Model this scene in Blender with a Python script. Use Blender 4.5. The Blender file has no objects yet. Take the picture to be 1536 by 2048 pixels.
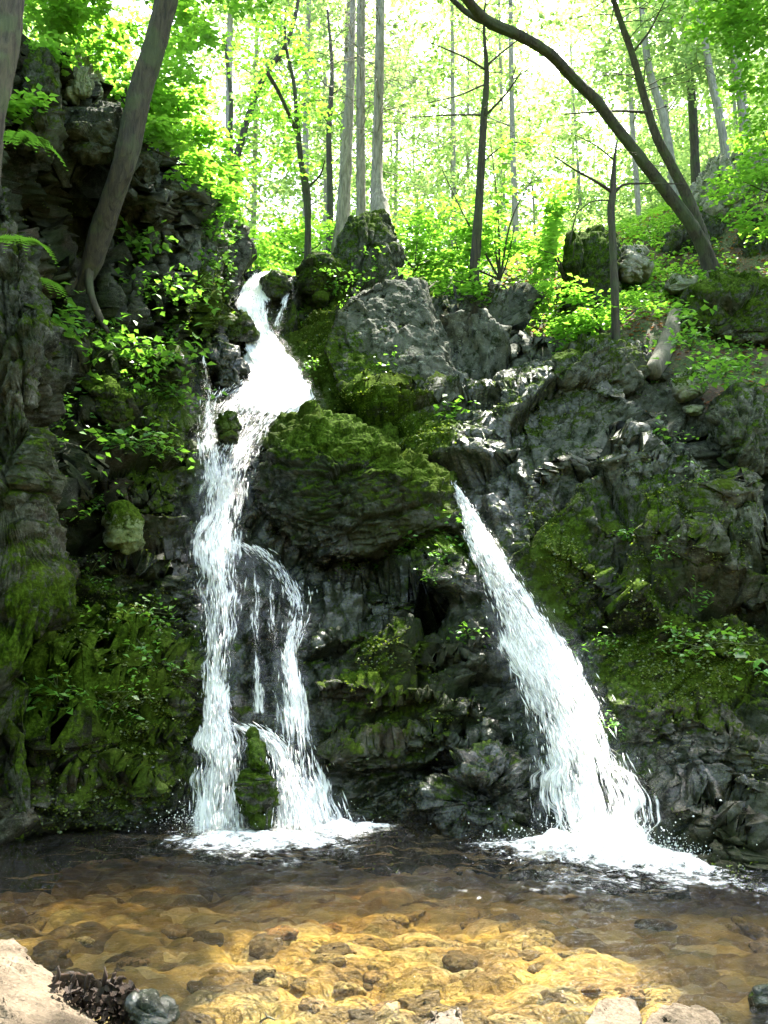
import bpy, math, random
import numpy as np
from mathutils import Vector

# ------------------------------------------------------------------ camera, sky, sun, exposure
SC = bpy.context.scene
COL = SC.collection
R = math.radians
PITCH = R(8.1); F = 1704.0; CAMZ = 1.5
cam_d = bpy.data.cameras.new('camera'); cam = bpy.data.objects.new('camera', cam_d); COL.objects.link(cam)
cam.location = (0, 0, CAMZ); cam.rotation_euler = (R(90) + PITCH, 0, 0)
cam_d.sensor_fit = 'VERTICAL'; cam_d.angle = 2 * math.atan(1024 / F)
cam_d.clip_start = 0.05; cam_d.clip_end = 2000
SC.camera = cam

SUN_AZ, SUN_EL = R(24), R(60)
S = np.array([math.sin(SUN_AZ) * math.cos(SUN_EL), math.cos(SUN_AZ) * math.cos(SUN_EL), math.sin(SUN_EL)])
W = bpy.data.worlds.new('World'); SC.world = W; W.use_nodes = True
nt = W.node_tree; bg = nt.nodes['Background']
sky = nt.nodes.new('ShaderNodeTexSky'); sky.sky_type = 'NISHITA'; sky.sun_disc = False
sky.sun_elevation = SUN_EL; sky.sun_rotation = SUN_AZ; sky.air_density = 1.0; sky.dust_density = 4.0; sky.ozone_density = 0.4
nt.links.new(sky.outputs[0], bg.inputs[0]); bg.inputs[1].default_value = 0.15
sl = bpy.data.lights.new('sun', 'SUN'); sl.energy = 4.5; sl.angle = R(0.55); sl.color = (1.0, 0.95, 0.86)
so = bpy.data.objects.new('sun', sl); COL.objects.link(so); so.location = (8, 20, 40)
so.rotation_euler = Vector(S).to_track_quat('Z', 'Y').to_euler()
SC.view_settings.view_transform = 'Standard'; SC.view_settings.look = 'None'
SC.view_settings.exposure = 2.9; SC.view_settings.gamma = 1.0
SC.render.engine = 'CYCLES'
cy = SC.cycles
cy.use_denoising = True; cy.max_bounces = 10; cy.transparent_max_bounces = 32
cy.diffuse_bounces = 4; cy.glossy_bounces = 3; cy.transmission_bounces = 4; cy.sample_clamp_indirect = 6
cy.caustics_reflective = False; cy.caustics_refractive = False

# ------------------------------------------------------------------ numeric helpers
def P(px, py, Y):
    px = np.asarray(px, float); py = np.asarray(py, float); Y = np.asarray(Y, float)
    u = (px - 768) / F; v = (1024 - py) / F
    dy = math.cos(PITCH) - v * math.sin(PITCH); dz = math.sin(PITCH) + v * math.cos(PITCH)
    t = Y / dy
    return np.stack([u * t, Y + 0 * t, CAMZ + t * dz], -1)

def proj(p):
    x, y, z = p[..., 0], p[..., 1], p[..., 2] - CAMZ
    c = y * math.cos(PITCH) + z * math.sin(PITCH); uv = -y * math.sin(PITCH) + z * math.cos(PITCH)
    c = np.maximum(c, 0.05)
    return 768 + F * x / c, 1024 - F * uv / c

class TPS:
    def __init__(s, pts, vals, lam=1e-3, sc=1000.0):
        s.c = np.asarray(pts, float) / sc; s.sc = sc; n = len(s.c)
        K = s.k(np.linalg.norm(s.c[:, None] - s.c[None], axis=-1)) + lam * np.eye(n)
        A = np.hstack([np.ones((n, 1)), s.c]); M = np.block([[K, A], [A.T, np.zeros((3, 3))]])
        s.w = np.linalg.solve(M, np.r_[np.asarray(vals, float), np.zeros(3)])
    def k(s, r): return r * r * np.log(r + 1e-9)
    def __call__(s, x, y):
        x = np.asarray(x, float) / s.sc; y = np.asarray(y, float) / s.sc
        o = s.w[-3] + s.w[-2] * x + s.w[-1] * y
        for i, (a, b) in enumerate(s.c):
            o = o + s.w[i] * s.k(np.hypot(x - a, y - b))
        return o

def _h(i, j, k, s):
    n = (i.astype(np.uint32) * np.uint32(374761393) + j.astype(np.uint32) * np.uint32(668265263)
         + k.astype(np.uint32) * np.uint32(2246822519) + np.uint32((s * 3266489917) & 0xffffffff))
    n = (n ^ (n >> np.uint32(13))) * np.uint32(1274126177)
    n = (n ^ (n >> np.uint32(16))) * np.uint32(2246822519)
    n = n ^ (n >> np.uint32(15))
    return n.astype(np.float64) / 4294967295.0

def vnoise(p, seed=0):
    f = np.floor(p); i = f.astype(np.int64); t = p - f; t = t * t * t * (t * (t * 6 - 15) + 10)
    r = 0
    for a in (0, 1):
        for b in (0, 1):
            for c in (0, 1):
                w = (t[..., 0] if a else 1 - t[..., 0]) * (t[..., 1] if b else 1 - t[..., 1]) * (t[..., 2] if c else 1 - t[..., 2])
                r = r + w * _h(i[..., 0] + a, i[..., 1] + b, i[..., 2] + c, seed)
    return r * 2 - 1

def fbm(p, oct=4, seed=0, gain=0.5, ridge=False):
    o = 0; a = 1.0; n = 0
    for k in range(oct):
        v = vnoise(p * (2.03 ** k) + 17.3 * k, seed + k)
        if ridge: v = 1 - 2 * np.abs(v)
        o = o + a * v; n += a; a *= gain
    return o / n

def facet(p, seed=0, tilt=1.0):
    """broken-rock displacement: every cell of a 3-D Voronoi is one tilted plane; also returns the crack distance"""
    f = np.floor(p).astype(np.int64)
    d1 = np.full(p.shape[:-1], 9.0); d2 = d1.copy(); val = np.zeros(p.shape[:-1])
    for a in (-1, 0, 1):
        for b in (-1, 0, 1):
            for c in (-1, 0, 1):
                i, j, k = f[..., 0] + a, f[..., 1] + b, f[..., 2] + c
                q = np.stack([i + _h(i, j, k, seed), j + _h(i, j, k, seed + 1), k + _h(i, j, k, seed + 2)], -1)
                e = p - q; d = np.sqrt((e * e).sum(-1))
                v = (_h(i, j, k, seed + 3) - .5) * 1.2 + tilt * (e[..., 0] * (_h(i, j, k, seed + 4) - .5) + e[..., 1] * (_h(i, j, k, seed + 5) - .5) + e[..., 2] * (_h(i, j, k, seed + 6) - .5)) * 1.6
                near = d < d1
                d2 = np.where(near, d1, np.minimum(d2, d)); val = np.where(near, v, val); d1 = np.where(near, d, d1)
    return val, d2 - d1

def sstep(a, b, x):
    t = np.clip((x - a) / (b - a), 0, 1); return t * t * (3 - 2 * t)

def rot(ax, ang):
    c, s = math.cos(ang), math.sin(ang)
    return np.array({'x': [[1, 0, 0], [0, c, -s], [0, s, c]], 'y': [[c, 0, s], [0, 1, 0], [-s, 0, c]], 'z': [[c, -s, 0], [s, c, 0], [0, 0, 1]]}[ax])

# ------------------------------------------------------------------ mesh / object helpers
def make_mesh(name, V, Fc, mat, smooth=True, attrs=None, uv=None):
    me = bpy.data.meshes.new(name)
    V = np.ascontiguousarray(V, np.float32); Fc = np.ascontiguousarray(Fc, np.int32)
    n, k = Fc.shape
    me.vertices.add(len(V)); me.vertices.foreach_set('co', V.ravel())
    me.loops.add(n * k); me.loops.foreach_set('vertex_index', Fc.ravel())
    me.polygons.add(n); me.polygons.foreach_set('loop_start', np.arange(0, n * k, k, dtype=np.int32))
    if smooth: me.polygons.foreach_set('use_smooth', np.ones(n, bool))
    for a, v in (attrs or {}).items():
        at = me.attributes.new(a, 'FLOAT', 'POINT'); at.data.foreach_set('value', np.ascontiguousarray(v, np.float32).ravel())
    if uv is not None:
        l = me.uv_layers.new(name='flow'); l.data.foreach_set('uv', np.ascontiguousarray(uv[Fc.ravel()], np.float32).ravel())
    me.update(calc_edges=True); me.materials.append(mat)
    return me

def link(name, me, parent=None, loc=(0, 0, 0)):
    o = bpy.data.objects.new(name, me); COL.objects.link(o)
    o.location = loc
    if parent is not None: o.parent = parent
    return o

def tag(o, label=None, cat=None, group=None, kind=None):
    if label: o['label'] = label
    if cat: o['category'] = cat
    if group: o['group'] = group
    if kind: o['kind'] = kind
    return o

def empty(name, loc, label, cat, group=None):
    o = bpy.data.objects.new(name, None); COL.objects.link(o); o.location = [float(c) for c in loc]; o.empty_display_size = .1
    return tag(o, label, cat, group)

def obj(name, V, Fc, mat, parent=None, base=None, **kw):
    """a mesh from world coordinates; base = its origin (a child of an Empty standing there takes the Empty's place)"""
    if base is None: base = np.zeros(3) if parent is None else np.array(parent.location)
    me = make_mesh(name, V - np.asarray(base), Fc, mat, **kw)
    return link(name, me, parent, (0, 0, 0) if parent is not None else [float(c) for c in base])

def grid_faces(nr, nc, wrap=False):
    r = np.arange(nr - 1)[:, None]; c = np.arange(nc if wrap else nc - 1)[None]
    c2 = (c + 1) % nc
    return np.stack([r * nc + c, r * nc + c2, (r + 1) * nc + c2, (r + 1) * nc + c], -1).reshape(-1, 4)

def grid_normals(G):
    du = np.gradient(G, axis=1); dv = np.gradient(G, axis=0)
    n = np.cross(du, dv); n /= np.linalg.norm(n, axis=-1, keepdims=True) + 1e-12
    return n

# ------------------------------------------------------------------ materials
def new_mat(name):
    m = bpy.data.materials.new(name); m.use_nodes = True
    t = m.node_tree; t.nodes.clear()
    return m, t, t.nodes.new('ShaderNodeOutputMaterial')

class N:
    def __init__(s, t): s.t = t
    def n(s, typ, ins=None, **kw):
        x = s.t.nodes.new('ShaderNode' + typ)
        for k, v in kw.items(): setattr(x, k, v)
        for k, v in (ins or {}).items(): s.set(x.inputs[k], v)
        return x
    def set(s, i, v):
        if isinstance(v, bpy.types.NodeSocket): s.t.links.new(v, i)
        else: i.default_value = v
    def math(s, op, a, b=None, c=None, clamp=False):
        x = s.n('Math', operation=op, use_clamp=clamp); s.set(x.inputs[0], a)
        if b is not None: s.set(x.inputs[1], b)
        if c is not None: s.set(x.inputs[2], c)
        return x.outputs[0]
    def noise(s, vec, scale, detail=5, rough=.55, dist=0.0):
        return s.n('TexNoise', {'Vector': vec, 'Scale': scale, 'Detail': detail, 'Roughness': rough, 'Distortion': dist}).outputs[0]
    def ramp(s, f, stops):
        x = s.n('ValToRGB', {'Fac': f}); e = x.color_ramp.elements
        while len(e) < len(stops): e.new(.5)
        for a, (p, c) in zip(e, stops):
            a.position = p; a.color = (*c, 1) if len(c) == 3 else c
        return x.outputs[0]
    def mix(s, f, a, b):
        x = s.n('Mix', data_type='RGBA'); s.set(x.inputs['Factor'], f)
        s.set(x.inputs[6], a if isinstance(a, bpy.types.NodeSocket) else (*a, 1)); s.set(x.inputs[7], b if isinstance(b, bpy.types.NodeSocket) else (*b, 1))
        return x.outputs[2]
    def smooth(s, x, a, b):
        m = s.n('MapRange', {'Value': x, 'From Min': a, 'From Max': b}, interpolation_type='SMOOTHSTEP'); return m.outputs[0]
    def attr(s, n): return s.n('Attribute', attribute_name=n).outputs['Fac']

def rock_material(name, dark, mid, light, brown=.35, warm=(.10, .07, .04), film=.7):
    m, t, out = new_mat(name); q = N(t)
    tc = q.n('TexCoord').outputs['Object']; geo = q.n('NewGeometry')
    nz = q.n('SeparateXYZ', {0: geo.outputs['Normal']}).outputs[2]
    n1 = q.noise(tc, 2.6, 10, .65, .4); n2 = q.noise(tc, 9, 8, .6); n3 = q.noise(tc, 38, 5, .6); n4 = q.noise(tc, .9, 4)
    c = q.ramp(q.math('ADD', q.math('MULTIPLY', n1, .6), q.math('MULTIPLY', n2, .4)), [(.36, dark), (.52, mid), (.7, light)])
    c = q.mix(q.math('MULTIPLY', q.smooth(n4, .45, .65), brown), c, warm)
    # mineral streaks along the foliation
    mp = q.n('Mapping', {'Vector': tc, 'Rotation': (R(20), R(35), R(15)), 'Scale': (2.2, 2.2, 17)}).outputs[0]
    st = q.noise(mp, 1.6, 6, .6, .6)
    c = q.mix(q.math('MULTIPLY', q.smooth(st, .55, .72), .45), c, light)
    c = q.mix(q.math('MULTIPLY', q.smooth(st, .42, .3), .6), c, dark)
    li = q.math('MULTIPLY', q.smooth(q.noise(tc, 12, 10, .78), .50, .60), q.math('MULTIPLY', q.attr('lichen_lit'), .75))
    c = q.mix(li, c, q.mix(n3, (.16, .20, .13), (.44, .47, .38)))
    c = q.mix(q.math('MULTIPLY', q.smooth(q.noise(tc, 70, 4, .7), .52, .66), .5), c, light)
    c = q.mix(q.math('MULTIPLY', q.smooth(q.noise(tc, 55, 4, .7), .47, .36), .7), c, dark)
    c = q.mix(q.math('MULTIPLY', q.smooth(q.noise(tc, 1.7, 7, .7), .38, .58), film), c, (mid[0] * .75, mid[1] * 1.15, mid[2] * .35))
    c = q.mix(q.math('MULTIPLY', q.attr('lichen_lit'), q.math('MULTIPLY', q.smooth(n2, .36, .56), .55)), c, light)  # lightening painted in, mainly for skylight on the upper rock
    wet = q.attr('wet')
    c = q.mix(q.math('MULTIPLY', wet, .55), c, q.mix(.65, c, (.008, .010, .009)))
    mo = q.attr('moss')
    mm = q.math('ADD', q.math('MULTIPLY', mo, 1.15), q.math('MULTIPLY', nz, .42))
    mm = q.math('ADD', mm, q.math('ADD', q.math('MULTIPLY', q.math('SUBTRACT', q.noise(tc, 5.5, 8, .7), .5), 2.4), q.math('MULTIPLY', q.math('SUBTRACT', q.noise(tc, 26, 4, .7), .5), 1.5)))
    mf = q.smooth(mm, .50, .86)
    mf = q.math('MULTIPLY', mf, q.smooth(mo, .02, .15))
    mc = q.ramp(q.math('ADD', q.math('MULTIPLY', n3, .6), q.math('MULTIPLY', n2, .4)), [(.36, (.006, .012, .002)), (.5, (.028, .052, .004)), (.64, (.072, .125, .013))])
    mc = q.mix(q.math('MULTIPLY', q.smooth(n4, .4, .6), .5), mc, (.038, .052, .007))
    c = q.mix(mf, c, mc)
    ro = q.math('SUBTRACT', .82, q.math('MULTIPLY', wet, q.smooth(n2, .3, .55)))
    ro = q.math('MAXIMUM', q.math('ADD', ro, q.math('MULTIPLY', mf, .6)), .16)
    sp = q.math('MULTIPLY', q.math('ADD', .10, q.math('MULTIPLY', wet, q.math('MULTIPLY', q.smooth(n2, .38, .58), .75))), q.math('SUBTRACT', 1.0, q.math('MULTIPLY', mf, .85)))
    bs = q.n('BsdfPrincipled', {'Base Color': c, 'Roughness': ro, 'Specular IOR Level': sp})
    b1 = q.n('Bump', {'Strength': .55, 'Distance': .035, 'Height': q.math('ADD', q.math('MULTIPLY', n2, .6), q.math('MULTIPLY', st, .5))})
    b2 = q.n('Bump', {'Strength': .8, 'Distance': .018, 'Height': q.math('ADD', n3, q.math('MULTIPLY', mf, .6)), 'Normal': b1.outputs[0]})
    t.links.new(b2.outputs[0], bs.inputs['Normal']); t.links.new(bs.outputs[0], out.inputs[0])
    return m

M_ROCK = rock_material('schist_rock', (.003, .0034, .0024), (.016, .0185, .010), (.115, .12, .09))
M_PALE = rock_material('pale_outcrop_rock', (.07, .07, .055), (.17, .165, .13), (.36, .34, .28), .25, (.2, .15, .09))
M_SHORE = rock_material('shore_rock', (.045, .035, .024), (.105, .082, .057), (.18, .145, .105), .35, (.15, .095, .058), 0.0)

def leaf_material(name, refl, trans, spread=.35):
    m, t, out = new_mat(name); q = N(t)
    ti = q.attr('tint')
    def vary(c):
        a = tuple(x * (1 - spread) for x in c); b = (c[0] * (1 + spread * 1.5), c[1] * (1 + spread), c[2] * (1 + spread * .3))
        return q.mix(ti, a, b)
    d = q.n('BsdfDiffuse', {'Color': vary(refl)}); tr = q.n('BsdfTranslucent', {'Color': vary(trans)})
    g = q.n('BsdfGlossy', {'Color': (1, 1, 1, 1), 'Roughness': .38})
    a = q.n('AddShader'); t.links.new(d.outputs[0], a.inputs[0]); t.links.new(tr.outputs[0], a.inputs[1])
    mx = q.n('MixShader', {0: .05}); t.links.new(a.outputs[0], mx.inputs[1]); t.links.new(g.outputs[0], mx.inputs[2])
    t.links.new(mx.outputs[0], out.inputs[0]); return m

M_LEAF = leaf_material('maple_leaf', (.060, .15, .020), (.125, .29, .025))
M_LEAF_FAR = leaf_material('far_leaf', (.085, .15, .05), (.20, .32, .10))  # paled and desaturated to stand in for distant haze
M_HERB = leaf_material('herb_leaf', (.045, .13, .020), (.08, .20, .018))
M_MOSSLEAF = leaf_material('moss_sprig', (.045, .075, .008), (.05, .085, .006), .6)
M_NEEDLE = leaf_material('hemlock_needle', (.045, .075, .030), (.06, .09, .03))
M_DEAD = leaf_material('dead_leaf', (.20, .105, .045), (.10, .05, .02), .5)

def bark_material(name, a, b, moss=.0):
    m, t, out = new_mat(name); q = N(t)
    tc = q.n('TexCoord').outputs['Object']
    mp = q.n('Mapping', {'Vector': tc, 'Scale': (1, 1, .16)}).outputs[0]
    n = q.noise(mp, 22, 8, .65, .8); n2 = q.noise(tc, 3, 5)
    c = q.ramp(n, [(.34, a), (.62, b)])
    c = q.mix(q.math('MULTIPLY', q.smooth(n2, .45, .62), moss), c, (.05, .075, .022))
    bs = q.n('BsdfPrincipled', {'Base Color': c, 'Roughness': .9})
    bp = q.n('Bump', {'Strength': .9, 'Distance': .02, 'Height': n}); t.links.new(bp.outputs[0], bs.inputs['Normal'])
    t.links.new(bs.outputs[0], out.inputs[0]); return m
M_BARK = bark_material('grey_bark', (.015, .013, .007), (.072, .062, .036), .55)
M_BARKD = bark_material('dark_bark', (.010, .009, .005), (.055, .047, .026), .5)
M_BARK_HAZE = bark_material('hazed_bark', (.11, .10, .075), (.32, .285, .23), .1)  # paled to stand in for sunlit haze on the tall trunks
M_BARK_FARHAZE = bark_material('far_hazed_bark', (.16, .15, .12), (.36, .33, .27), .15)  # paled further in place of haze over the far trunks
M_LOG = bark_material('bare_log_wood', (.06, .055, .035), (.16, .145, .10), .5)
M_WETLOG = bark_material('rotten_wood', (.003, .002, .001), (.034, .016, .006), 0)
M_STEM = bark_material('green_stem', (.05, .08, .02), (.09, .12, .04), 0)

def white_water(name, sheet=True):
    m, t, out = new_mat(name); q = N(t)
    d = q.n('BsdfDiffuse', {'Color': (.94, .94, .93, 1)}); tr = q.n('BsdfTranslucent', {'Color': (.85, .9, .9, 1)})
    w = q.n('MixShader', {0: .12}); t.links.new(d.outputs[0], w.inputs[1]); t.links.new(tr.outputs[0], w.inputs[2])
    g = q.n('BsdfGlossy', {'Roughness': .15}); w2 = q.n('MixShader', {0: .06}); t.links.new(w.outputs[0], w2.inputs[1]); t.links.new(g.outputs[0], w2.inputs[2])
    if not sheet:
        t.links.new(w2.outputs[0], out.inputs[0]); return m
    uv = q.n('UVMap', uv_map='flow').outputs[0]
    mp = q.n('Mapping', {'Vector': uv, 'Scale': (24, 2.8, 1)}).outputs[0]
    a1 = q.noise(mp, 1.0, 5, .62, .7)
    mp2 = q.n('Mapping', {'Vector': uv, 'Scale': (5.5, 1.7, 1)}).outputs[0]
    a2 = q.noise(mp2, 1.0, 3, .5, .4)
    mp3 = q.n('Mapping', {'Vector': uv, 'Scale': (80, 8, 1)}).outputs[0]
    a3 = q.noise(mp3, 1.0, 3, .6, .5)
    h = q.math('ADD', q.math('ADD', q.math('MULTIPLY', a1, .45), q.math('MULTIPLY', a2, .30)), q.math('MULTIPLY', a3, .25))
    thr = q.attr('thr')
    dlt = q.math('SUBTRACT', h, thr)
    al = q.smooth(dlt, -.04, .075)
    bp = q.n('Bump', {'Strength': .8, 'Distance': .05, 'Height': h})
    for x in (d, tr, g): t.links.new(bp.outputs[0], x.inputs['Normal'])
    tp = q.n('BsdfTransparent'); gl = q.n('BsdfGlossy', {'Roughness': .12}); t.links.new(bp.outputs[0], gl.inputs['Normal'])
    film = q.n('MixShader', {0: .012}); t.links.new(tp.outputs[0], film.inputs[1]); t.links.new(gl.outputs[0], film.inputs[2])
    mx = q.n('MixShader', {0: al}); t.links.new(film.outputs[0], mx.inputs[1]); t.links.new(w2.outputs[0], mx.inputs[2])
    t.links.new(mx.outputs[0], out.inputs[0]); return m
M_FALL = white_water('falling_white_water'); M_DROP = white_water('water_drop', False)
M_FOAM, t, out = new_mat('pool_foam'); q = N(t); tc = q.n('TexCoord').outputs['Object']
h = q.math('ADD', q.math('MULTIPLY', q.noise(tc, 5, 5, .6, .8), .5), q.math('MULTIPLY', q.noise(tc, 26, 5, .7, .5), .5))
d = q.n('BsdfDiffuse', {'Color': (.92, .93, .92, 1)}); bp = q.n('Bump', {'Strength': 1, 'Distance': .05, 'Height': h}); t.links.new(bp.outputs[0], d.inputs['Normal'])
mx = q.n('MixShader', {0: q.smooth(q.math('SUBTRACT', h, q.attr('thr')), -.06, .16)}); t.links.new(q.n('BsdfTransparent').outputs[0], mx.inputs[1]); t.links.new(d.outputs[0], mx.inputs[2]); t.links.new(mx.outputs[0], out.inputs[0])

# ------------------------------------------------------------------ where the sun gets through the canopy (leaves removed along the rays to chosen sun patches)
LIT = []
def lit(px, py, Y, r): LIT.append((P(px, py, Y), r))
lit(520, 600, 12, .9); lit(540, 720, 11.1, .75); lit(570, 790, 10.3, .6); lit(770, 610, 11.1, .95); lit(850, 660, 11.3, .45); lit(630, 690, 10.9, .45)
lit(790, 1840, 4.75, .8); lit(900, 1940, 4.15, .95); lit(740, 1990, 3.9, .5); lit(50, 1950, 3.6, .38)
lit(750, 1765, 5.4, .3); lit(850, 1755, 5.5, .22); lit(170, 1755, 5.5, .08); lit(30, 1805, 5.0, .1)
lit(1000, 400, 13, 1.7); lit(1100, 520, 13, 1.2); lit(1200, 650, 11.6, .7); lit(160, 170, 8.7, .4); lit(390, 330, 10.6, .8)
lit(450, 1390, 7.5, .22); lit(510, 1520, 7.1, .16); lit(1190, 1590, 6.6, .28); lit(1000, 680, 11.5, .35); lit(560, 300, 18, 4); lit(740, 430, 14, .6)
lit(200, 1390, 7.3, .12)
def cull(p):
    k = np.ones(len(p), bool)
    for c, r in LIT:
        w = p - c; t = w @ S; d2 = (w * w).sum(1) - t * t
        k &= ~((t > .9) & (d2 < (r + .12) ** 2))
    return k

# ------------------------------------------------------------------ leaves and trees
def leaf_mesh(C, size, rng, up=.75, jag=False, droop=.25):
    """folded leaf blades: C (n,3) base points, size (n,)"""
    n = len(C); size = np.broadcast_to(np.asarray(size, float), (n,))[:, None]
    nr = rng.normal(0, 1, (n, 3)); nr /= np.linalg.norm(nr, axis=1, keepdims=True)
    nr = nr * (1 - up) + np.array([0, 0, 1.0]) * up + 1e-6; nr /= np.linalg.norm(nr, axis=1, keepdims=True)
    az = rng.uniform(0, 2 * np.pi, n); t = np.stack([np.cos(az), np.sin(az), -rng.uniform(0, 2 * droop, n)], 1)
    t -= nr * (t * nr).sum(1, keepdims=True) * .8; t /= np.linalg.norm(t, axis=1, keepdims=True) + 1e-9
    b = np.cross(nr, t)
    wd = size * rng.uniform(.26, .4, (n, 1))
    v = [C, C + t * size * .42 + b * wd + nr * size * .07, C + t * size - nr * size * .10, C + t * size * .42 - b * wd + nr * size * .07]
    V = np.stack(v, 1).reshape(-1, 3); i = np.arange(n)[:, None] * 4
    Fc = np.concatenate([i + [0, 1, 2], i + [0, 2, 3]], 1).reshape(-1, 3)
    tint = np.repeat(np.clip(rng.normal(.5, .25, n), 0, 1), 4)
    return V, Fc, tint

def sprays(centers, radii, n, per, sr, rng, flat=.22, tilt=.25):
    """leaf base points in flat sprays filling ellipsoids"""
    out = []
    w = np.array([np.prod(r) ** (2 / 3) for r in radii]); w /= w.sum()
    for c, r, k in zip(centers, radii, np.maximum(1, (w * n)).astype(int)):
        d = rng.normal(0, 1, (k, 3)); d /= np.linalg.norm(d, axis=1, keepdims=True)
        s = np.asarray(c) + d * np.asarray(r) * rng.uniform(.25, 1, (k, 1)) ** .5
        a = rng.uniform(0, 2 * np.pi, (k, per)); q = np.sqrt(rng.uniform(0, 1, (k, per))) * sr * rng.uniform(.5, 1.3, (k, 1))
        tx = rng.normal(0, tilt, (k, 1)); ty = rng.normal(0, tilt, (k, 1))
        x, y = q * np.cos(a), q * np.sin(a)
        z = x * tx + y * ty + rng.normal(0, flat * sr, (k, per)) - .25 * q * q / sr
        out.append((s[:, None] + np.stack([x, y, z], -1)).reshape(-1, 3))
    return np.concatenate(out)

def crown_arrays(centers, radii, n, per, sr, size, rng, up=.7, shade=True, **kw):
    p = sprays(centers, radii, n, per, sr, rng, **kw)
    if shade: p = p[cull(p)]
    return leaf_mesh(p, size * rng.uniform(.6, 1.25, len(p)), rng, up)

def smooth_path(pts, step=.12):
    pts = np.asarray(pts, float); n = len(pts); out = []
    q = np.vstack([2 * pts[0] - pts[1], pts, 2 * pts[-1] - pts[-2]])
    for i in range(n - 1):
        p0, p1, p2, p3 = q[i], q[i + 1], q[i + 2], q[i + 3]
        k = max(2, int(np.linalg.norm((p2 - p1)[:3]) / step)); t = np.linspace(0, 1, k, endpoint=False)[:, None]
        out.append(.5 * (2 * p1 + (p2 - p0) * t + (2 * p0 - 5 * p1 + 4 * p2 - p3) * t ** 2 + (3 * p1 - p0 - 3 * p2 + p3) * t ** 3))
    out.append(pts[-1:]); return np.concatenate(out)

def tube(path, sides=12, rough=.12, seed=0, flare=None):
    """path rows x,y,z,r -> closed tapered tube"""
    c = path[:, :3]; r = path[:, 3]
    tg = np.gradient(c, axis=0); tg /= np.linalg.norm(tg, axis=1, keepdims=True) + 1e-9
    ref = np.where(np.abs(tg[:, 1:2]) > .9, [[1.0, 0, 0]], [[0, 1.0, 0]])
    a = np.cross(tg, ref); a /= np.linalg.norm(a, axis=1, keepdims=True); b = np.cross(tg, a)
    th = np.linspace(0, 2 * np.pi, sides, endpoint=False)
    d = a[:, None] * np.cos(th)[None, :, None] + b[:, None] * np.sin(th)[None, :, None]
    rr = r[:, None] * np.ones(sides)
    if rough:
        rr = rr * (1 + rough * vnoise(np.concatenate([d * 2.2, ], -1) + c[:, None] * np.array([1.2, 1.2, 1.2]) + seed * 7.1, seed) + rough * .6 * vnoise(d * 5 + c[:, None] * 3.1, seed + 3))
        if flare:
            bk = fbm(d * 5.5 + c[:, None] * np.array([2, 2, 2.2]) + seed, 4, seed + 8, .65); rr = rr * (1 + .13 * bk - .10 * np.exp(-(bk / .12) ** 2))
    V = (c[:, None] + d * rr[..., None]).reshape(-1, 3)
    Fc = grid_faces(len(c), sides, True)
    i0 = len(V); V = np.vstack([V, c[0], c[-1]]); m = (len(c) - 1) * sides; k = np.arange(sides); k2 = (k + 1) % sides
    caps = np.concatenate([np.stack([k2, k, k * 0 + i0, k * 0 + i0], 1), np.stack([m + k, m + k2, k * 0 + i0 + 1, k * 0 + i0 + 1], 1)])
    # quads only: the caps as degenerate-free triangles are kept apart
    return V, Fc, caps[:, :3]

def join(parts):
    """[(V, quads, tris)] -> V, triangles"""
    Vs, Ts, o = [], [], 0
    for V, Q, T in parts:
        Vs.append(V); Ts.append(np.concatenate([Q[:, [0, 1, 2]], Q[:, [0, 2, 3]], T]) + o); o += len(V)
    return np.concatenate(Vs), np.concatenate(Ts)

def twigs(path, n, h0, h1, length, rng, droop=.25, r0=.012, sub=3, rise=.1):
    """dead side branches of a trunk"""
    out = []
    for k in range(n):
        i = int(rng.uniform(h0, h1) * (len(path) - 1)); c = path[i, :3]; az = rng.uniform(0, 2 * np.pi); L = length * rng.uniform(.4, 1.2)
        d = np.array([math.cos(az), math.sin(az) * .8, rise + rng.normal(0, .12)])
        s = np.linspace(0, 1, 5)[:, None]
        pts = c + d * L * s + np.array([0, 0, -droop * L]) * s ** 2 + rng.normal(0, .03 * L, (5, 3)) * s
        out.append(tube(np.hstack([pts, r0 * (1.05 - s * .85)]), 4, 0))
        for j in range(sub):
            f = rng.uniform(.3, .95); q = c + d * L * f + np.array([0, 0, -droop * L]) * f * f
            e = d * rng.uniform(.3, .8) + rng.normal(0, .55, 3); e /= np.linalg.norm(e); l2 = L * rng.uniform(.15, .4)
            p2 = q + e * l2 * np.linspace(0, 1, 3)[:, None] + rng.normal(0, .02, (3, 3)) * np.linspace(0, 1, 3)[:, None]
            out.append(tube(np.hstack([p2, r0 * .5 * np.array([[1], [.7], [.3]])]), 3, 0))
    return out

def px_path(pts): # rows px,py,Y,radius
    a = np.asarray(pts, float); return np.hstack([P(a[:, 0], a[:, 1], a[:, 2]), a[:, 3:4]])

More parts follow.
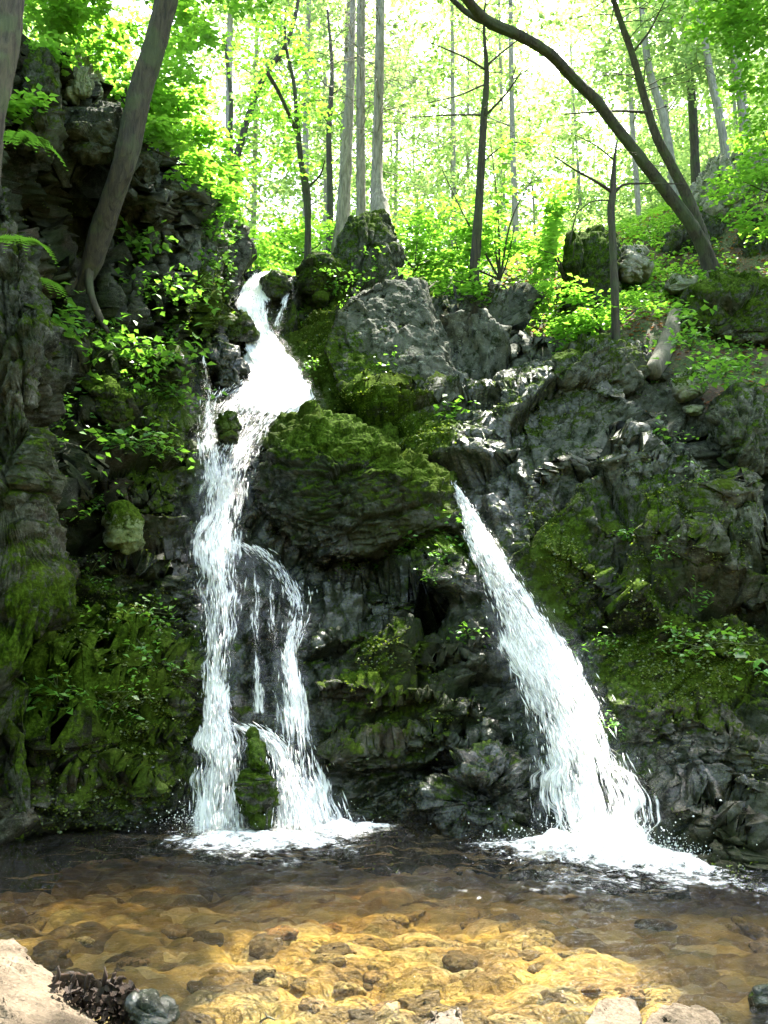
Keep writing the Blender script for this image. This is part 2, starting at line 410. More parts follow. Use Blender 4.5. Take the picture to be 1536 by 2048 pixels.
def tree(name, label, cat, pts, bark, crown=None, leafmat=None, limbs=(), tw=None, seed=1, group=None, world=False, sides=26, roots=()):
    rng = np.random.default_rng(seed)
    path = smooth_path(np.asarray(pts, float) if world else px_path(pts), .05)
    base = path[0, :3].copy(); down = 5.0 if name == 'hillside_tree' else (0 if roots else 1.0)
    if down and not world: path = np.vstack([path[0] + [0, 0, -down, path[0, 3] * .25], path])
    e = empty(name, base, label, cat, group)
    parts = [tube(path, sides, .10, seed, True)] + (twigs(path, rng=rng, **tw) if tw else [])
    for lp in limbs: parts.append(tube(smooth_path(px_path(lp), .1), 7, .1, seed + 5))
    V, T = join(parts); obj('trunk', V, T, bark, e)
    for rp in roots:
        V, Q, T = tube(smooth_path(px_path(rp), .06), 8, .18, seed + 9); V, T = join([(V, Q, T)]); obj('root', V, T, bark, e)
    if crown:
        V, T, ti = crown_arrays(rng=rng, **crown); obj('crown', V, T, leafmat or M_LEAF, e, attrs={'tint': ti}, smooth=False)
    return e

# ------------------------------------------------------------------ rock depth fields
MAIN = TPS(*zip(*[((a, b), c) for a, b, c in [
    (300, 1660, 7.2), (380, 1660, 7.1), (520, 1665, 7.0), (700, 1650, 7.1), (880, 1645, 7.1), (1060, 1665, 6.9), (1200, 1700, 6.5), (1330, 1715, 6.2), (1536, 1760, 5.9), (1750, 1800, 5.7),
    (300, 1450, 7.6), (380, 1450, 7.5), (520, 1450, 7.45), (700, 1450, 7.5), (900, 1450, 7.5), (1050, 1450, 7.35), (1150, 1450, 7.15), (1300, 1450, 6.95), (1536, 1450, 6.75), (1750, 1450, 6.6),
    (400, 1250, 8.0), (560, 1250, 8.0), (720, 1250, 8.1), (900, 1250, 8.0), (1060, 1250, 7.75), (1200, 1250, 7.65), (1400, 1250, 7.45), (1600, 1250, 7.3),
    (400, 1120, 8.4), (520, 1110, 8.6), (640, 1130, 9.1), (800, 1110, 9.1), (900, 1090, 8.7), (960, 1100, 8.25), (1100, 1100, 8.25), (1300, 1100, 8.1), (1536, 1100, 7.9), (1750, 1100, 7.7),
    (430, 1000, 8.9), (560, 1000, 9.4), (750, 1000, 9.6), (880, 1000, 9.2), (960, 1000, 8.8), (1100, 1000, 8.95), (1300, 1000, 8.7), (1536, 1000, 8.5),
    (440, 900, 9.2), (560, 880, 9.8), (700, 870, 9.95), (850, 900, 9.7), (950, 900, 9.5), (1100, 930, 9.4), (1200, 890, 9.5), (1350, 940, 9.1), (1536, 960, 8.9), (1750, 1050, 8.6),
    (420, 820, 9.9), (560, 820, 10.2), (700, 820, 10.3), (850, 830, 10.2), (1000, 830, 10.2), (1200, 830, 10.0), (1400, 860, 9.7),
    (400, 720, 10.6), (480, 720, 11), (560, 720, 11.1), (650, 700, 11), (780, 700, 11.1), (900, 740, 11), (1000, 700, 11.3), (1200, 730, 10.9), (1320, 760, 10.4),
    (480, 620, 11.9), (560, 620, 12), (620, 620, 12), (760, 600, 11.9), (860, 640, 12), (960, 620, 12.3), (1080, 700, 11.5), (530, 550, 12.6), (600, 560, 12.8)]]), lam=4e-4)
LEFT = TPS(*zip(*[((a, b), c) for a, b, c in [
    (-250, 1700, 6.0), (0, 1690, 6.45), (200, 1660, 7.0), (400, 1650, 7.15), (480, 1650, 7.5), (-250, 1400, 6.1), (0, 1400, 6.8), (200, 1400, 7.4), (400, 1400, 7.75), (480, 1400, 8.2),
    (-250, 1100, 6.2), (0, 1150, 7.0), (90, 1150, 7.4), (200, 1150, 8.0), (380, 1130, 8.4), (470, 1130, 9), (0, 900, 7.1), (90, 900, 8.0), (200, 900, 8.5), (390, 900, 9.2), (470, 900, 9.9),
    (-250, 720, 6.3), (0, 720, 7.2), (60, 720, 8.0), (200, 720, 9.0), (390, 720, 10.2), (470, 700, 11.3), (0, 500, 7.3), (60, 500, 7.9), (130, 450, 9.5), (200, 560, 9.3), (300, 550, 10), (420, 560, 11.3), (500, 560, 12.8),
    (-250, 300, 6.6), (0, 300, 7.3), (60, 250, 8.0), (150, 300, 9.1), (260, 330, 9.5), (340, 400, 10.3), (430, 440, 11.8), (100, 100, 8.6), (240, 205, 9.6), (-250, 0, 7), (0, 0, 7.8)]]), lam=4e-4)

def blob(px, py, spots):
    o = 0
    for x, y, rx, ry, v in spots: o = o + v * np.exp(-(((px - x) / rx) ** 2 + ((py - y) / ry) ** 2))
    return o
MOSS = [(630, 690, 80, 90, 1.0), (690, 790, 120, 60, .7), (850, 900, 80, 60, .9), (700, 850, 200, 80, .7), (250, 1380, 200, 150, .95), (150, 1250, 120, 120, .8), (250, 1560, 180, 80, .6), (330, 900, 90, 160, .7), (880, 1100, 90, 60, .85),
        (1250, 1250, 120, 130, .6), (1420, 1330, 140, 120, .8), (1100, 1120, 70, 110, .9), (1200, 1500, 120, 120, .4), (760, 1380, 130, 170, .55), (1250, 1020, 180, 100, .42), (1100, 800, 160, 80, .4), (720, 730, 100, 60, .5), (400, 640, 60, 60, .8),
        (430, 560, 60, 90, .6), (1450, 1050, 150, 120, .35), (900, 560, 120, 60, .5), (650, 560, 60, 60, .5), (250, 720, 160, 120, .4), (40, 1350, 60, 250, .3)]
WET = [(440, 1100, 110, 500, 1.0), (540, 1300, 130, 350, .9), (1120, 1350, 170, 330, .9), (950, 1020, 90, 90, .8), (1350, 1560, 250, 140, .8), (800, 1580, 250, 100, .9), (480, 760, 120, 150, .9), (600, 1130, 140, 60, 1), (820, 1180, 160, 60, .7),
       (1100, 780, 160, 60, .5), (960, 860, 80, 100, .6), (1050, 1000, 60, 60, .8), (250, 1600, 220, 80, .7), (1250, 950, 180, 80, .45)]
LICH_LIT = [(390, 430, 90, 150, .8), (250, 420, 60, 120, .5), (1250, 960, 260, 80, .5), (330, 800, 60, 60, .3), (790, 620, 110, 80, 1.0), (1000, 650, 130, 60, .7), (1150, 800, 120, 90, .8), (1250, 700, 90, 50, .7), (1400, 1000, 200, 120, .4), (850, 740, 60, 80, .7), (740, 470, 80, 60, .9), (420, 400, 90, 120, .7), (40, 900, 60, 250, .2), (1200, 850, 330, 160, .55), (960, 720, 180, 120, .6), (1450, 1000, 160, 100, .4), (1200, 900, 100, 40, .6), (130, 250, 90, 100, .5), (380, 300, 80, 100, .7)]  # lichen, plus areas brightened to stand in for skylight and lit cliff faces

# water courses: px, py, width px (widened a little for the thinning edge)
FALL_L = {
    'top_cascade': dict(pts=[(536, 543, 62), (515, 575, 70), (503, 605, 62), (515, 640, 52), (522, 668, 62), (532, 700, 86), (545, 735, 110), (560, 768, 140), (560, 795, 170), (540, 820, 175), (515, 842, 160)], dens=.62),
    'side_stream': dict(pts=[(588, 552, 14), (577, 580, 16), (566, 610, 14), (556, 640, 20), (545, 668, 24)], dens=.5),
    'thin_stream': dict(pts=[(405, 693, 16), (408, 720, 16), (412, 760, 15), (418, 800, 34), (416, 840, 32), (410, 880, 34), (415, 920, 50)], dens=.47, off=.5),
    'middle_fall': dict(pts=[(525, 825, 150), (498, 860, 120), (470, 895, 120), (452, 935, 118), (446, 975, 108), (443, 1020, 98), (437, 1060, 92), (433, 1085, 110), (432, 1105, 118), (436, 1140, 96), (440, 1200, 84), (438, 1260, 76), (434, 1320, 62), (432, 1380, 56), (434, 1430, 62), (440, 1465, 105), (442, 1510, 132), (441, 1570, 146), (438, 1630, 160), (436, 1672, 172)], dens=.485),
    'side_fall': dict(pts=[(470, 1088, 60), (505, 1096, 54), (540, 1116, 48), (570, 1155, 44), (590, 1195, 42), (592, 1235, 36), (582, 1275, 34), (574, 1320, 42), (582, 1370, 56), (590, 1430, 64), (594, 1490, 78), (602, 1550, 120), (616, 1610, 160), (628, 1672, 200)], dens=.48),
    'thread': dict(pts=[(505, 1108, 22), (512, 1180, 26), (508, 1260, 20), (516, 1340, 26), (520, 1440, 34)], dens=.44),
    'thread_': dict(pts=[(545, 1135, 20), (540, 1220, 18), (548, 1300, 22), (556, 1400, 30), (562, 1480, 34)], dens=.43),
    'cross_flow': dict(pts=[(520, 755, 110), (485, 778, 140), (462, 800, 150), (445, 822, 120), (428, 850, 70), (420, 890, 60), (428, 940, 80), (438, 990, 90)], dens=.46),
    'foot_fan': dict(pts=[(470, 1450, 70), (520, 1462, 50), (555, 1490, 60), (575, 1540, 100), (592, 1600, 140), (600, 1670, 165)], dens=.5),
    'trickle': dict(pts=[(626, 1165, 16), (622, 1200, 22), (612, 1240, 18), (592, 1290, 16)], dens=.36),
}
FALL_R = {'chute': dict(pts=[(897, 950, 12), (905, 965, 18), (922, 1000, 30), (942, 1040, 44), (962, 1085, 58), (985, 1130, 76), (1012, 1180, 94), (1042, 1230, 112), (1070, 1290, 132), (1098, 1350, 150), (1125, 1410, 172), (1148, 1470, 188), (1168, 1530, 208), (1182, 1590, 234), (1192, 1640, 252), (1196, 1700, 270)], dens=.51)}
def wmask(px, py):
    o = np.zeros_like(px)
    for d in [v for k, v in FALL_L.items() if not k.startswith('thread')] + list(FALL_R.values()):
        a = np.asarray(d['pts'], float)
        for p, q in zip(a[:-1], a[1:]):
            v = q[:2] - p[:2]; t = np.clip(((px - p[0]) * v[0] + (py - p[1]) * v[1]) / (v @ v), 0, 1)
            dd = np.hypot(px - p[0] - t * v[0], py - p[1] - t * v[1]); w = p[2] + (q[2] - p[2]) * t
            o = np.maximum(o, 1 - sstep(.35, .85, dd / (w + 14)))
    return o

def strata(p, seed, big=.28, small=.10, ax=None, an=(1.0, 1.0, 2.2), fq=.95):
    """displacement of bare bedrock: tilted blocks in two sizes, ledges and wrinkles"""
    A = ax if ax is not None else np.eye(3)
    w = p + .07 * np.stack([fbm(p * 1.3, 2, seed + 50), fbm(p * 1.3 + 9, 2, seed + 51), fbm(p * 1.3 + 21, 2, seed + 52)], -1)
    q = (w @ A.T) * np.array(an)
    f1, c1 = facet(q * fq, seed, 1.5); f2, c2 = facet(q * 2.3 + 3.7, seed + 11, 1.7); f3, c3 = facet(q * 5.6 + 1.1, seed + 23, 1.8); f4, c4 = facet(q * 13 + 2.3, seed + 29, 1.8)
    d = big * f1 + small * f2 + small * .5 * f3 + small * .2 * f4 - .12 * big / .28 * np.exp(-(c1 / .06) ** 2) - .45 * small * np.exp(-(c2 / .07) ** 2) - .14 * small * np.exp(-(c3 / .09) ** 2)
    d += small * (.22 * fbm(p * 3.1, 3, seed + 31, .5) + .18 * fbm((w @ A.T) * np.array([3, 3, 16]), 4, seed + 41, .6) + .16 * fbm(p * 30, 2, seed + 61, .7))
    return d

AX_R = rot('y', R(32)) @ rot('x', R(-25)); AX_C = rot('y', R(14)) @ rot('x', R(-18)); AX_L = rot('x', R(-10)); AX_V = rot('y', R(82)) @ rot('x', R(5))

LEDGES = {'rock_face': [([(1000, 790), (1080, 762), (1160, 755), (1250, 780), (1330, 860), (1430, 940)], .55, 100), ([(1050, 960), (1130, 905), (1190, 872), (1280, 905), (1380, 950), (1480, 1000), (1620, 1070)], .5, 130),
    ([(1090, 1100), (1200, 1140), (1320, 1210), (1450, 1290), (1600, 1350)], .28, 90), ([(1200, 1390), (1350, 1420), (1536, 1500)], .28, 80), ([(1240, 1540), (1400, 1600), (1536, 1690)], .25, 70), ([(940, 800), (1000, 880), (1060, 960)], .35, 90),
    ([(610, 1175), (760, 1185), (910, 1160)], .25, 60), ([(600, 1290), (720, 1270), (960, 1300)], .22, 60), ([(610, 1385), (720, 1370), (850, 1390), (980, 1420)], .28, 60), ([(640, 1475), (800, 1460), (1000, 1500)], .22, 50),
    ([(380, 1095), (520, 1095)], .22, 70), ([(620, 770), (760, 790), (900, 800)], .3, 60), ([(900, 640), (1000, 650), (1090, 710)], .35, 70), ([(1100, 1010), (1250, 1060), (1400, 1090), (1560, 1180)], .2, 60)],
  'cliff': [([(70, 1130), (250, 1108), (400, 1120)], .42, 90), ([(70, 1235), (200, 1270), (400, 1330)], .25, 60), ([(70, 1330), (250, 1360), (400, 1400)], .3, 60), ([(70, 1440), (250, 1460), (400, 1470)], .28, 60), ([(60, 1540), (250, 1550), (400, 1560)], .22, 50),
    ([(70, 715), (200, 730), (390, 720)], .4, 80), ([(80, 860), (250, 840), (390, 850)], .3, 70), ([(80, 990), (250, 960), (390, 980)], .3, 70), ([(120, 335), (240, 330), (330, 400)], .5, 110), ([(200, 560), (330, 570), (480, 620)], .3, 70)]}
def ledges(name, px, py):
    o = np.zeros_like(px); wob = fbm(np.stack([px / 60, py / 200, 0 * px], -1), 4, 55, .6) * 26
    for pts, st, L in LEDGES[name]:
        a = np.array(pts, float); d = py + wob - np.interp(px, a[:, 0], a[:, 1])
        e = sstep(a[0, 0] - 20, a[0, 0] + 25, px) * (1 - sstep(a[-1, 0] - 25, a[-1, 0] + 20, px))
        o = o - st * e * np.where(d < 0, np.exp(d / 14.0), np.exp(-d / L))
    if name == 'cliff':  # upright slabs of the upper wall
        g = px + .12 * py + 30 * fbm(np.stack([px / 90, py / 260, 0 * px], -1), 3, 66); f = g / 47.0; k = np.floor(f); r = f - k
        am = .55 * sstep(225, 300, px) * (1 - sstep(600, 720, py)); o = o + am * (r - .5) * (.5 + _h(k.astype(np.int64), k.astype(np.int64) * 0, k.astype(np.int64) * 0, 5))
        f = (px * .9 + 40 * fbm(np.stack([px / 120, py / 300, 0 * px], -1), 3, 67)) / 85.0; r = f - np.floor(f)
        o = o + .4 * (r - .5) * (1 - sstep(200, 260, px)) * (1 - sstep(560, 680, py))
    return o

def bedrock(name, field, pxs, top, bot, rows, roll, disp, step_back):
    pxs = np.asarray(pxs, float); tt = np.linspace(0, 1, rows)
    tp, bt = top(pxs), bot(pxs)
    py = tp[None] + (bt - tp)[None] * tt[:, None]; px = np.broadcast_to(pxs, py.shape)
    Y = field(px, py) + ledges(name, px, py) * (1 - .7 * wmask(px, py)); G = P(px, py, Y)
    k = np.arange(roll, 0, -1)[:, None, None]
    back = G[:1] + np.concatenate([0 * k, k * step_back[0], k * step_back[1]], -1)
    G = np.concatenate([back, G]); ppx, ppy = proj(G)
    n = grid_normals(G)
    n = np.where((n[..., 1:2] > 0), -n, n)
    wm = wmask(ppx, ppy)
    d = disp(G, ppx, ppy) * (1 - .75 * wm) - .07 * wm
    G2 = G + n * d[..., None]
    at = {'moss': np.clip(blob(ppx, ppy, MOSS), 0, 1.2), 'wet': np.clip(np.maximum(blob(ppx, ppy, WET), wm), 0, 1), 'lichen_lit': np.clip(blob(ppx, ppy, LICH_LIT), 0, 1)}
    V = G2.reshape(-1, 3); o = obj(name, V, grid_faces(*G.shape[:2])[:, ::-1], M_ROCK, attrs=at, smooth=False)
    tag(o, kind='structure'); return o, G2, ppx, ppy, at

def interp(xs, ys): return lambda x: np.interp(x, xs, ys)
def disp_main(G, px, py):
    wr = sstep(930, 1080, px) * sstep(600, 800, py)
    a = strata(G, 3, .30, .085, AX_C, (1, 1, 2.2), .85); b = strata(G, 9, .40, .060, AX_R, (.8, .8, 2.4), .62)
    b += .045 * fbm((G @ AX_R.T) * np.array([1.3, 1.3, 5.5]), 6, 77, .65, True)
    return a * (1 - wr) + b * wr
rock_face, GM, GMX, GMY, GMA = bedrock('rock_face', MAIN, np.arange(372, 1760, 3.0),
    interp([372, 400, 470, 500, 540, 600, 640, 700, 780, 830, 900, 950, 1010, 1080, 1200, 1290, 1330, 1450, 1536, 1760], [690, 690, 640, 555, 552, 562, 590, 585, 575, 580, 625, 600, 620, 692, 676, 690, 740, 860, 950, 1060]),
    interp([372, 900, 1060, 1200, 1330, 1536, 1760], [1720, 1720, 1730, 1760, 1780, 1830, 1880]), 400, 14, disp_main, (.13, -.05))
def disp_left(G, px, py):
    wu = (1 - sstep(560, 720, py)) 
    a = strata(G, 21, .26, .10, AX_L, (1, 1, 1.9)); b = strata(G, 33, .34, .07, AX_V, (.5, 1, 2.2), .8)
    return a * (1 - wu) + b * wu
cliff, GL, GLX, GLY, GLA = bedrock('cliff', LEFT, np.arange(-200, 492, 3.0),
    interp([-200, 0, 50, 120, 190, 240, 300, 330, 400, 470, 492], [20, 60, 90, 115, 170, 215, 265, 335, 400, 445, 540]), interp([-200, 0, 200, 492], [1780, 1750, 1715, 1710]), 470, 14, disp_left, (.12, .0))

# ------------------------------------------------------------------ forest floor behind the rocks
ctl = [(-1.7, 12.6, 6.5), (-1.7, 20, 7.4), (-2, 40, 9), (.5, 13.5, 6.9), (.5, 20, 8.4), (2, 13, 6.0), (0, 60, 13), (-20, 60, 18), (20, 60, 24), (14, 25, 17), (11, 16, 13), (15, 12, 12), (-4.5, 12, 8.6), (-6, 14, 10), (-5, 20, 10.5), (-12, 20, 14), (-20, 10, 13), (-10, 8, 10),
       (0, 9, 2.5), (-2, 9, 2.5), (-4, 9, 5.5), (1, 10.5, 3.7), (2, 11, 4.3), (3, 9, 2.6), (8, 9, 6.5), (30, 40, 30), (-30, 40, 22), (0, 90, 16), (20, 12, 15)]
def gp(px, py, Y): ctl.append(tuple(float(c) for c in P(px, py, Y)))
for a in [(1100, 650, 12.6), (1230, 670, 11.5), (1420, 548, 14), (1350, 700, 11), (1536, 800, 10.2), (1536, 600, 12.5), (1536, 330, 16), (1300, 450, 17), (1200, 500, 16), (1000, 500, 16), (1300, 560, 14), (1250, 600, 12.5), (1650, 700, 11), (900, 540, 13.4), (1450, 400, 16.5)]: gp(*a)
ctl = np.array(ctl); TERR = TPS(ctl[:, :2], ctl[:, 2], 2e-3, 20.0)
def ground_z(x, y):
    x = np.asarray(x, float); y = np.asarray(y, float); p = np.stack([x, y, 0 * x], -1)
    return TERR(x, y) + .22 * fbm(p * .7, 4, 5) + .06 * fbm(p * 3.2, 3, 8)
xs = np.concatenate([np.linspace(-32, -6, 60), np.linspace(-5.9, 11, 300), np.linspace(11.2, 34, 60)]); ys = np.concatenate([np.linspace(9.3, 22, 260), np.linspace(22.3, 95, 110)])
X, Yg = np.meshgrid(xs, ys); Z = ground_z(X, Yg)
m, t, out = new_mat('forest_floor'); q = N(t); tc = q.n('TexCoord').outputs['Object']
c = q.ramp(q.noise(tc, 2.5, 8, .7), [(.35, (.045, .03, .018)), (.52, (.11, .075, .045)), (.7, (.19, .14, .09))])
c = q.mix(q.smooth(q.noise(tc, 1.1, 8, .75), .42, .54), c, q.ramp(q.noise(tc, 30, 4), [(.35, (.012, .025, .005)), (.65, (.07, .11, .02))]))
bs = q.n('BsdfPrincipled', {'Base Color': c, 'Roughness': .95}); bp = q.n('Bump', {'Strength': .8, 'Distance': .05, 'Height': q.noise(tc, 14, 8, .7)}); t.links.new(bp.outputs[0], bs.inputs['Normal']); t.links.new(bs.outputs[0], out.inputs[0])
M_FLOOR = m
tag(obj('forest_ground', np.stack([X, Yg, Z], -1).reshape(-1, 3), grid_faces(len(ys), len(xs)), M_FLOOR), kind='structure')

xs = np.linspace(-40, 40, 90); ys = np.linspace(-45, 2.4, 70); X, Yg = np.meshgrid(xs, ys)
Z = .05 + .25 * sstep(2.4, .5, Yg) + .12 * np.maximum(np.abs(X) - 6, 0) + .15 * fbm(np.stack([X, Yg, 0 * X], -1) * .6, 4, 9) - .5 * sstep(1.2, 2.4, Yg)
tag(obj('bank_ground', np.stack([X, Yg, Z], -1).reshape(-1, 3), grid_faces(70, 90), M_FLOOR), kind='structure')

# ------------------------------------------------------------------ pool: bed and water
def bed_z(x, y):
    p = np.stack([x, y, 0 * x], -1)
    z = -np.clip(.12 + .10 * np.maximum(y - 3.9, -2), -.9, .55) + .05 * fbm(p * .9, 3, 2)
    for sc, am, sd in ((2.6, .07, 4), (5.7, .045, 14), (13, .02, 24)):
        q = p * sc; i = np.floor(q).astype(np.int64); d = np.full(x.shape, 9.0)
        for a in (-1, 0, 1):
            for b in (-1, 0, 1):
                u, v = i[..., 0] + a, i[..., 1] + b
                d = np.minimum(d, np.hypot(q[..., 0] - u - _h(u, v, u * 0, sd), (q[..., 1] - v - _h(u, v, u * 0, sd + 1)) * 1.2))
        z = z + am * (np.sqrt(np.clip(1 - (d / .75) ** 2, 0, 1)) - .5)
    return z
xs = np.linspace(-7, 7, 560); ys = np.linspace(.6, 8.4, 330); X, Yg = np.meshgrid(xs, ys)
m, t, out = new_mat('amber_stream_bed'); q = N(t); tc = q.n('TexCoord').outputs['Object']
c = q.ramp(q.noise(tc, 3.2, 8, .65), [(.38, (.03, .019, .005)), (.5, (.20, .135, .030)), (.62, (.46, .35, .11))])
v = q.n('TexVoronoi', {'Vector': tc, 'Scale': 4.7}); c = q.mix(.6, c, q.ramp(q.n('SeparateColor', {0: v.outputs['Color']}).outputs[0], [(0, (.03, .022, .01)), (.35, (.16, .10, .025)), (.6, (.36, .27, .09)), (.8, (.12, .12, .06)), (1, (.44, .38, .24))]))
bs = q.n('BsdfPrincipled', {'Base Color': c, 'Roughness': .7}); bp = q.n('Bump', {'Strength': .6, 'Distance': .02, 'Height': q.noise(tc, 40, 5, .7)}); t.links.new(bp.outputs[0], bs.inputs['Normal']); t.links.new(bs.outputs[0], out.inputs[0])
M_BED = m
tag(obj('pool_bed_ground', np.stack([X, Yg, bed_z(X, Yg)], -1).reshape(-1, 3), grid_faces(330, 560), M_BED), kind='structure')

xs = np.linspace(-6.9, 6.9, 620); ys = np.linspace(.7, 8.0, 400); X, Yg = np.meshgrid(xs, ys)
p = np.stack([X, Yg, 0 * X], -1)
near = np.exp(-((X - 1.55) / 1.3) ** 2 - ((Yg - 6.2) / .75) ** 2) + .8 * np.exp(-((X + 1.1) / 1.3) ** 2 - ((Yg - 7.0) / .6) ** 2)
amp = .010 + .018 * sstep(3.4, 5.6, Yg) + .03 * near
Zw = amp * (fbm(p * np.array([2.6, 4.6, 1]), 3, 3) * 1.3 + .8 * fbm(p * np.array([8, 14, 1]), 3, 7) + near * fbm(p * 16, 2, 9))
Zw[0, :] = Zw[-1, :] = 0
top = np.stack([X, Yg, Zw], -1).reshape(-1, 3); nb = len(top)
bot_ = top.copy(); bot_[:, 2] = -1.3
ring = np.concatenate([np.arange(620), np.arange(1, 400) * 620 + 619, 399 * 620 + np.arange(618, -1, -1), np.arange(398, 0, -1) * 620])
rb = nb + np.arange(len(ring)); r2 = np.roll(ring, -1); rb2 = np.roll(rb, -1)
V = np.concatenate([top, bot_[ring], [[0, 4, -1.3]]])
side = np.stack([ring, rb, rb2, r2], 1)
gf = grid_faces(400, 620)
tri = np.concatenate([gf[:, [0, 1, 2]], gf[:, [0, 2, 3]], side[:, [0, 1, 2]], side[:, [0, 2, 3]], np.stack([rb2, rb, rb * 0 + len(V) - 1], 1)])
m, t, out = new_mat('stream_water'); q = N(t); tc = q.n('TexCoord').outputs['Object']
mp = q.n('Mapping', {'Vector': tc, 'Scale': (1, 1.9, 1)}).outputs[0]
hh = q.math('ADD', q.math('MULTIPLY', q.noise(mp, 8, 4, .55, .5), 1.0), q.math('MULTIPLY', q.noise(mp, 27, 3, .5, .8), .5))
bp = q.n('Bump', {'Strength': 1.0, 'Distance': .08, 'Height': hh})
fr = q.n('Fresnel', {'IOR': 1.33, 'Normal': bp.outputs[0]})
tp = q.n('BsdfTransparent', {'Color': (.97, .96, .92, 1)}); gl = q.n('BsdfGlossy', {'Roughness': .04, 'Normal': bp.outputs[0]})
mx = q.n('MixShader', {0: fr.outputs[0]}); t.links.new(tp.outputs[0], mx.inputs[1]); t.links.new(gl.outputs[0], mx.inputs[2]); t.links.new(mx.outputs[0], out.inputs[0])
va = q.n('VolumeAbsorption', {'Color': (.80, .64, .13, 1), 'Density': 1.3}); t.links.new(va.outputs[0], out.inputs['Volume'])
M_WATER = m
tag(obj('pool_water', V, tri, M_WATER), kind='structure')

# ------------------------------------------------------------------ the falls
def poly_sample(pts, step):
    a = np.asarray(pts, float); s = np.r_[0, np.cumsum(np.hypot(*np.diff(a[:, :2], axis=0).T))]
    q = np.arange(0, s[-1], step); return np.stack([np.interp(q, s, a[:, k]) for k in range(a.shape[1])], 1)

def build_fall(root, strands, seed, drops, splash=()):
    rng = np.random.default_rng(seed)
    for nm, d in strands.items():
        sp = poly_sample(d['pts'], 5.0); n = len(sp); k = np.ones(9) / 9
        for c in (0, 2): sp[:, c] = np.convolve(np.pad(sp[:, c], 4, 'edge'), k, 'valid')
        Vs, Fs, Us, Ts, o = [], [], [], [], 0
        for layer in range(2):
            nc = 17; u = np.linspace(-1, 1, nc); wid = sp[:, 2:3] * (.60 + .05 * layer)
            wob = 1 + .26 * vnoise(np.stack([sp[:, 1] / 38, sp[:, 1] * 0 + layer * 5, sp[:, 1] * 0], -1), seed + 3)[:, None]
            px = sp[:, :1] + u[None] * wid * wob; py = np.broadcast_to(sp[:, 1:2], px.shape) + 4 * np.abs(u)[None]
            Y = MAIN(px, py) - d.get('off', 0) - (.05 + .075 * layer) - .09 * (1 - u[None] ** 2) * np.clip(wid / 60, .3, 1.4)
            G = P(px, py, Y)
            G = G + .05 * np.stack([0 * px, fbm(G * 4, 3, seed + layer * 7), 0 * px], -1)
            ln = np.r_[0, np.cumsum(np.linalg.norm(np.diff(G[:, nc // 2], axis=0), axis=1))]
            uu = (u[None] * wid / F * Y) + layer * 7.3 + seed; vv = np.broadcast_to(ln[:, None], uu.shape) + layer * 3.1
            edge = .6 * np.abs(u)[None] ** 2 + 1.1 * sstep(.62, 1.0, np.abs(u))[None]
            end = np.minimum(np.minimum(np.arange(n) / 3.0, 1), np.minimum((n - 1 - np.arange(n)) / (14.0 if nm == 'top_cascade' else 3.0), 1) if sp[-1, 1] < 1600 else 1)[:, None]
            thr = (1.0 - d['dens']) - .045 + .22 * edge + .03 * layer + .10 * fbm(np.stack([px / 60, py / 110, 0 * px + seed], -1), 3, 12) + .2 * (1 - end) + 0 * px
            Vs.append(G.reshape(-1, 3)); Fs.append(grid_faces(n, nc) + o); o += n * nc
            Us.append(np.stack([uu, vv], -1).reshape(-1, 2)); Ts.append(thr.ravel())
        obj(nm.strip('_'), np.concatenate(Vs), np.concatenate(Fs), M_FALL, root, attrs={'thr': np.concatenate(Ts)}, uv=np.concatenate(Us))
    # flung drops and streaks
    C, D, L, Wd = [], [], [], []
    for nm, d in strands.items():
        if nm.startswith('thread'): continue
        sp = poly_sample(d['pts'], 3.0); k = int(drops * sp[:, 2].mean() * len(sp) / 30000)
        i = rng.integers(1, len(sp) - 2, k); u = np.clip(rng.normal(0, .46, k), -1.25, 1.25)
        px = sp[i, 0] + u * sp[i, 2] * .5 * 1.05; py = sp[i, 1] + rng.normal(0, 4, k)
        Y0 = MAIN(px, py); out = rng.exponential(.055, k) + .16 * (1 - np.minimum(u * u, 1)) * np.clip(sp[i, 2] / 90, .3, 1.5) + .05
        c = P(px, py, Y0 - out)
        j = np.minimum(i + 3, len(sp) - 1); pxn = sp[j, 0] + u * sp[j, 2] * .525; c2 = P(pxn, sp[j, 1] + (py - sp[i, 1]), MAIN(pxn, sp[j, 1]) - out)
        t = c2 - c; t /= np.linalg.norm(t, axis=1, keepdims=True) + 1e-9; t += rng.normal(0, .12, t.shape); t[:, 2] -= .25; t /= np.linalg.norm(t, axis=1, keepdims=True)
        ok = c[:, 2] > .01
        C.append(c[ok]); D.append(t[ok]); far = np.abs(u[ok]) > .9
        l = rng.lognormal(-3.0, .55, ok.sum()) * np.where(far, .6, 1); L.append(np.clip(l * 1.5, .012, .2)); Wd.append(np.clip(l * rng.uniform(.05, .13, ok.sum()), .0022, .0065))
    for sx, sy, rx, ry, kk in splash:
        c = np.stack([rng.normal(sx, rx, kk), rng.normal(sy, ry, kk), .02 + rng.exponential(.05, kk)], 1); d = rng.normal(0, 1, (kk, 3)) + [0, 0, .6]; d /= np.linalg.norm(d, axis=1, keepdims=True)
        l = np.clip(rng.lognormal(-4.7, .5, kk), .004, .022); C.append(c); D.append(d); L.append(l); Wd.append(l * rng.uniform(.2, .45, kk))
    C, D, L, Wd = map(np.concatenate, (C, D, L, Wd))
    a = np.cross(D, [0.2, 1.0, .1]); a /= np.linalg.norm(a, axis=1, keepdims=True); b = np.cross(D, a)
    L = L[:, None]; Wd = Wd[:, None]
    V = np.stack([C - D * L * .5, C + a * Wd, C + b * Wd, C - a * Wd, C - b * Wd, C + D * L * .5], 1).reshape(-1, 3)
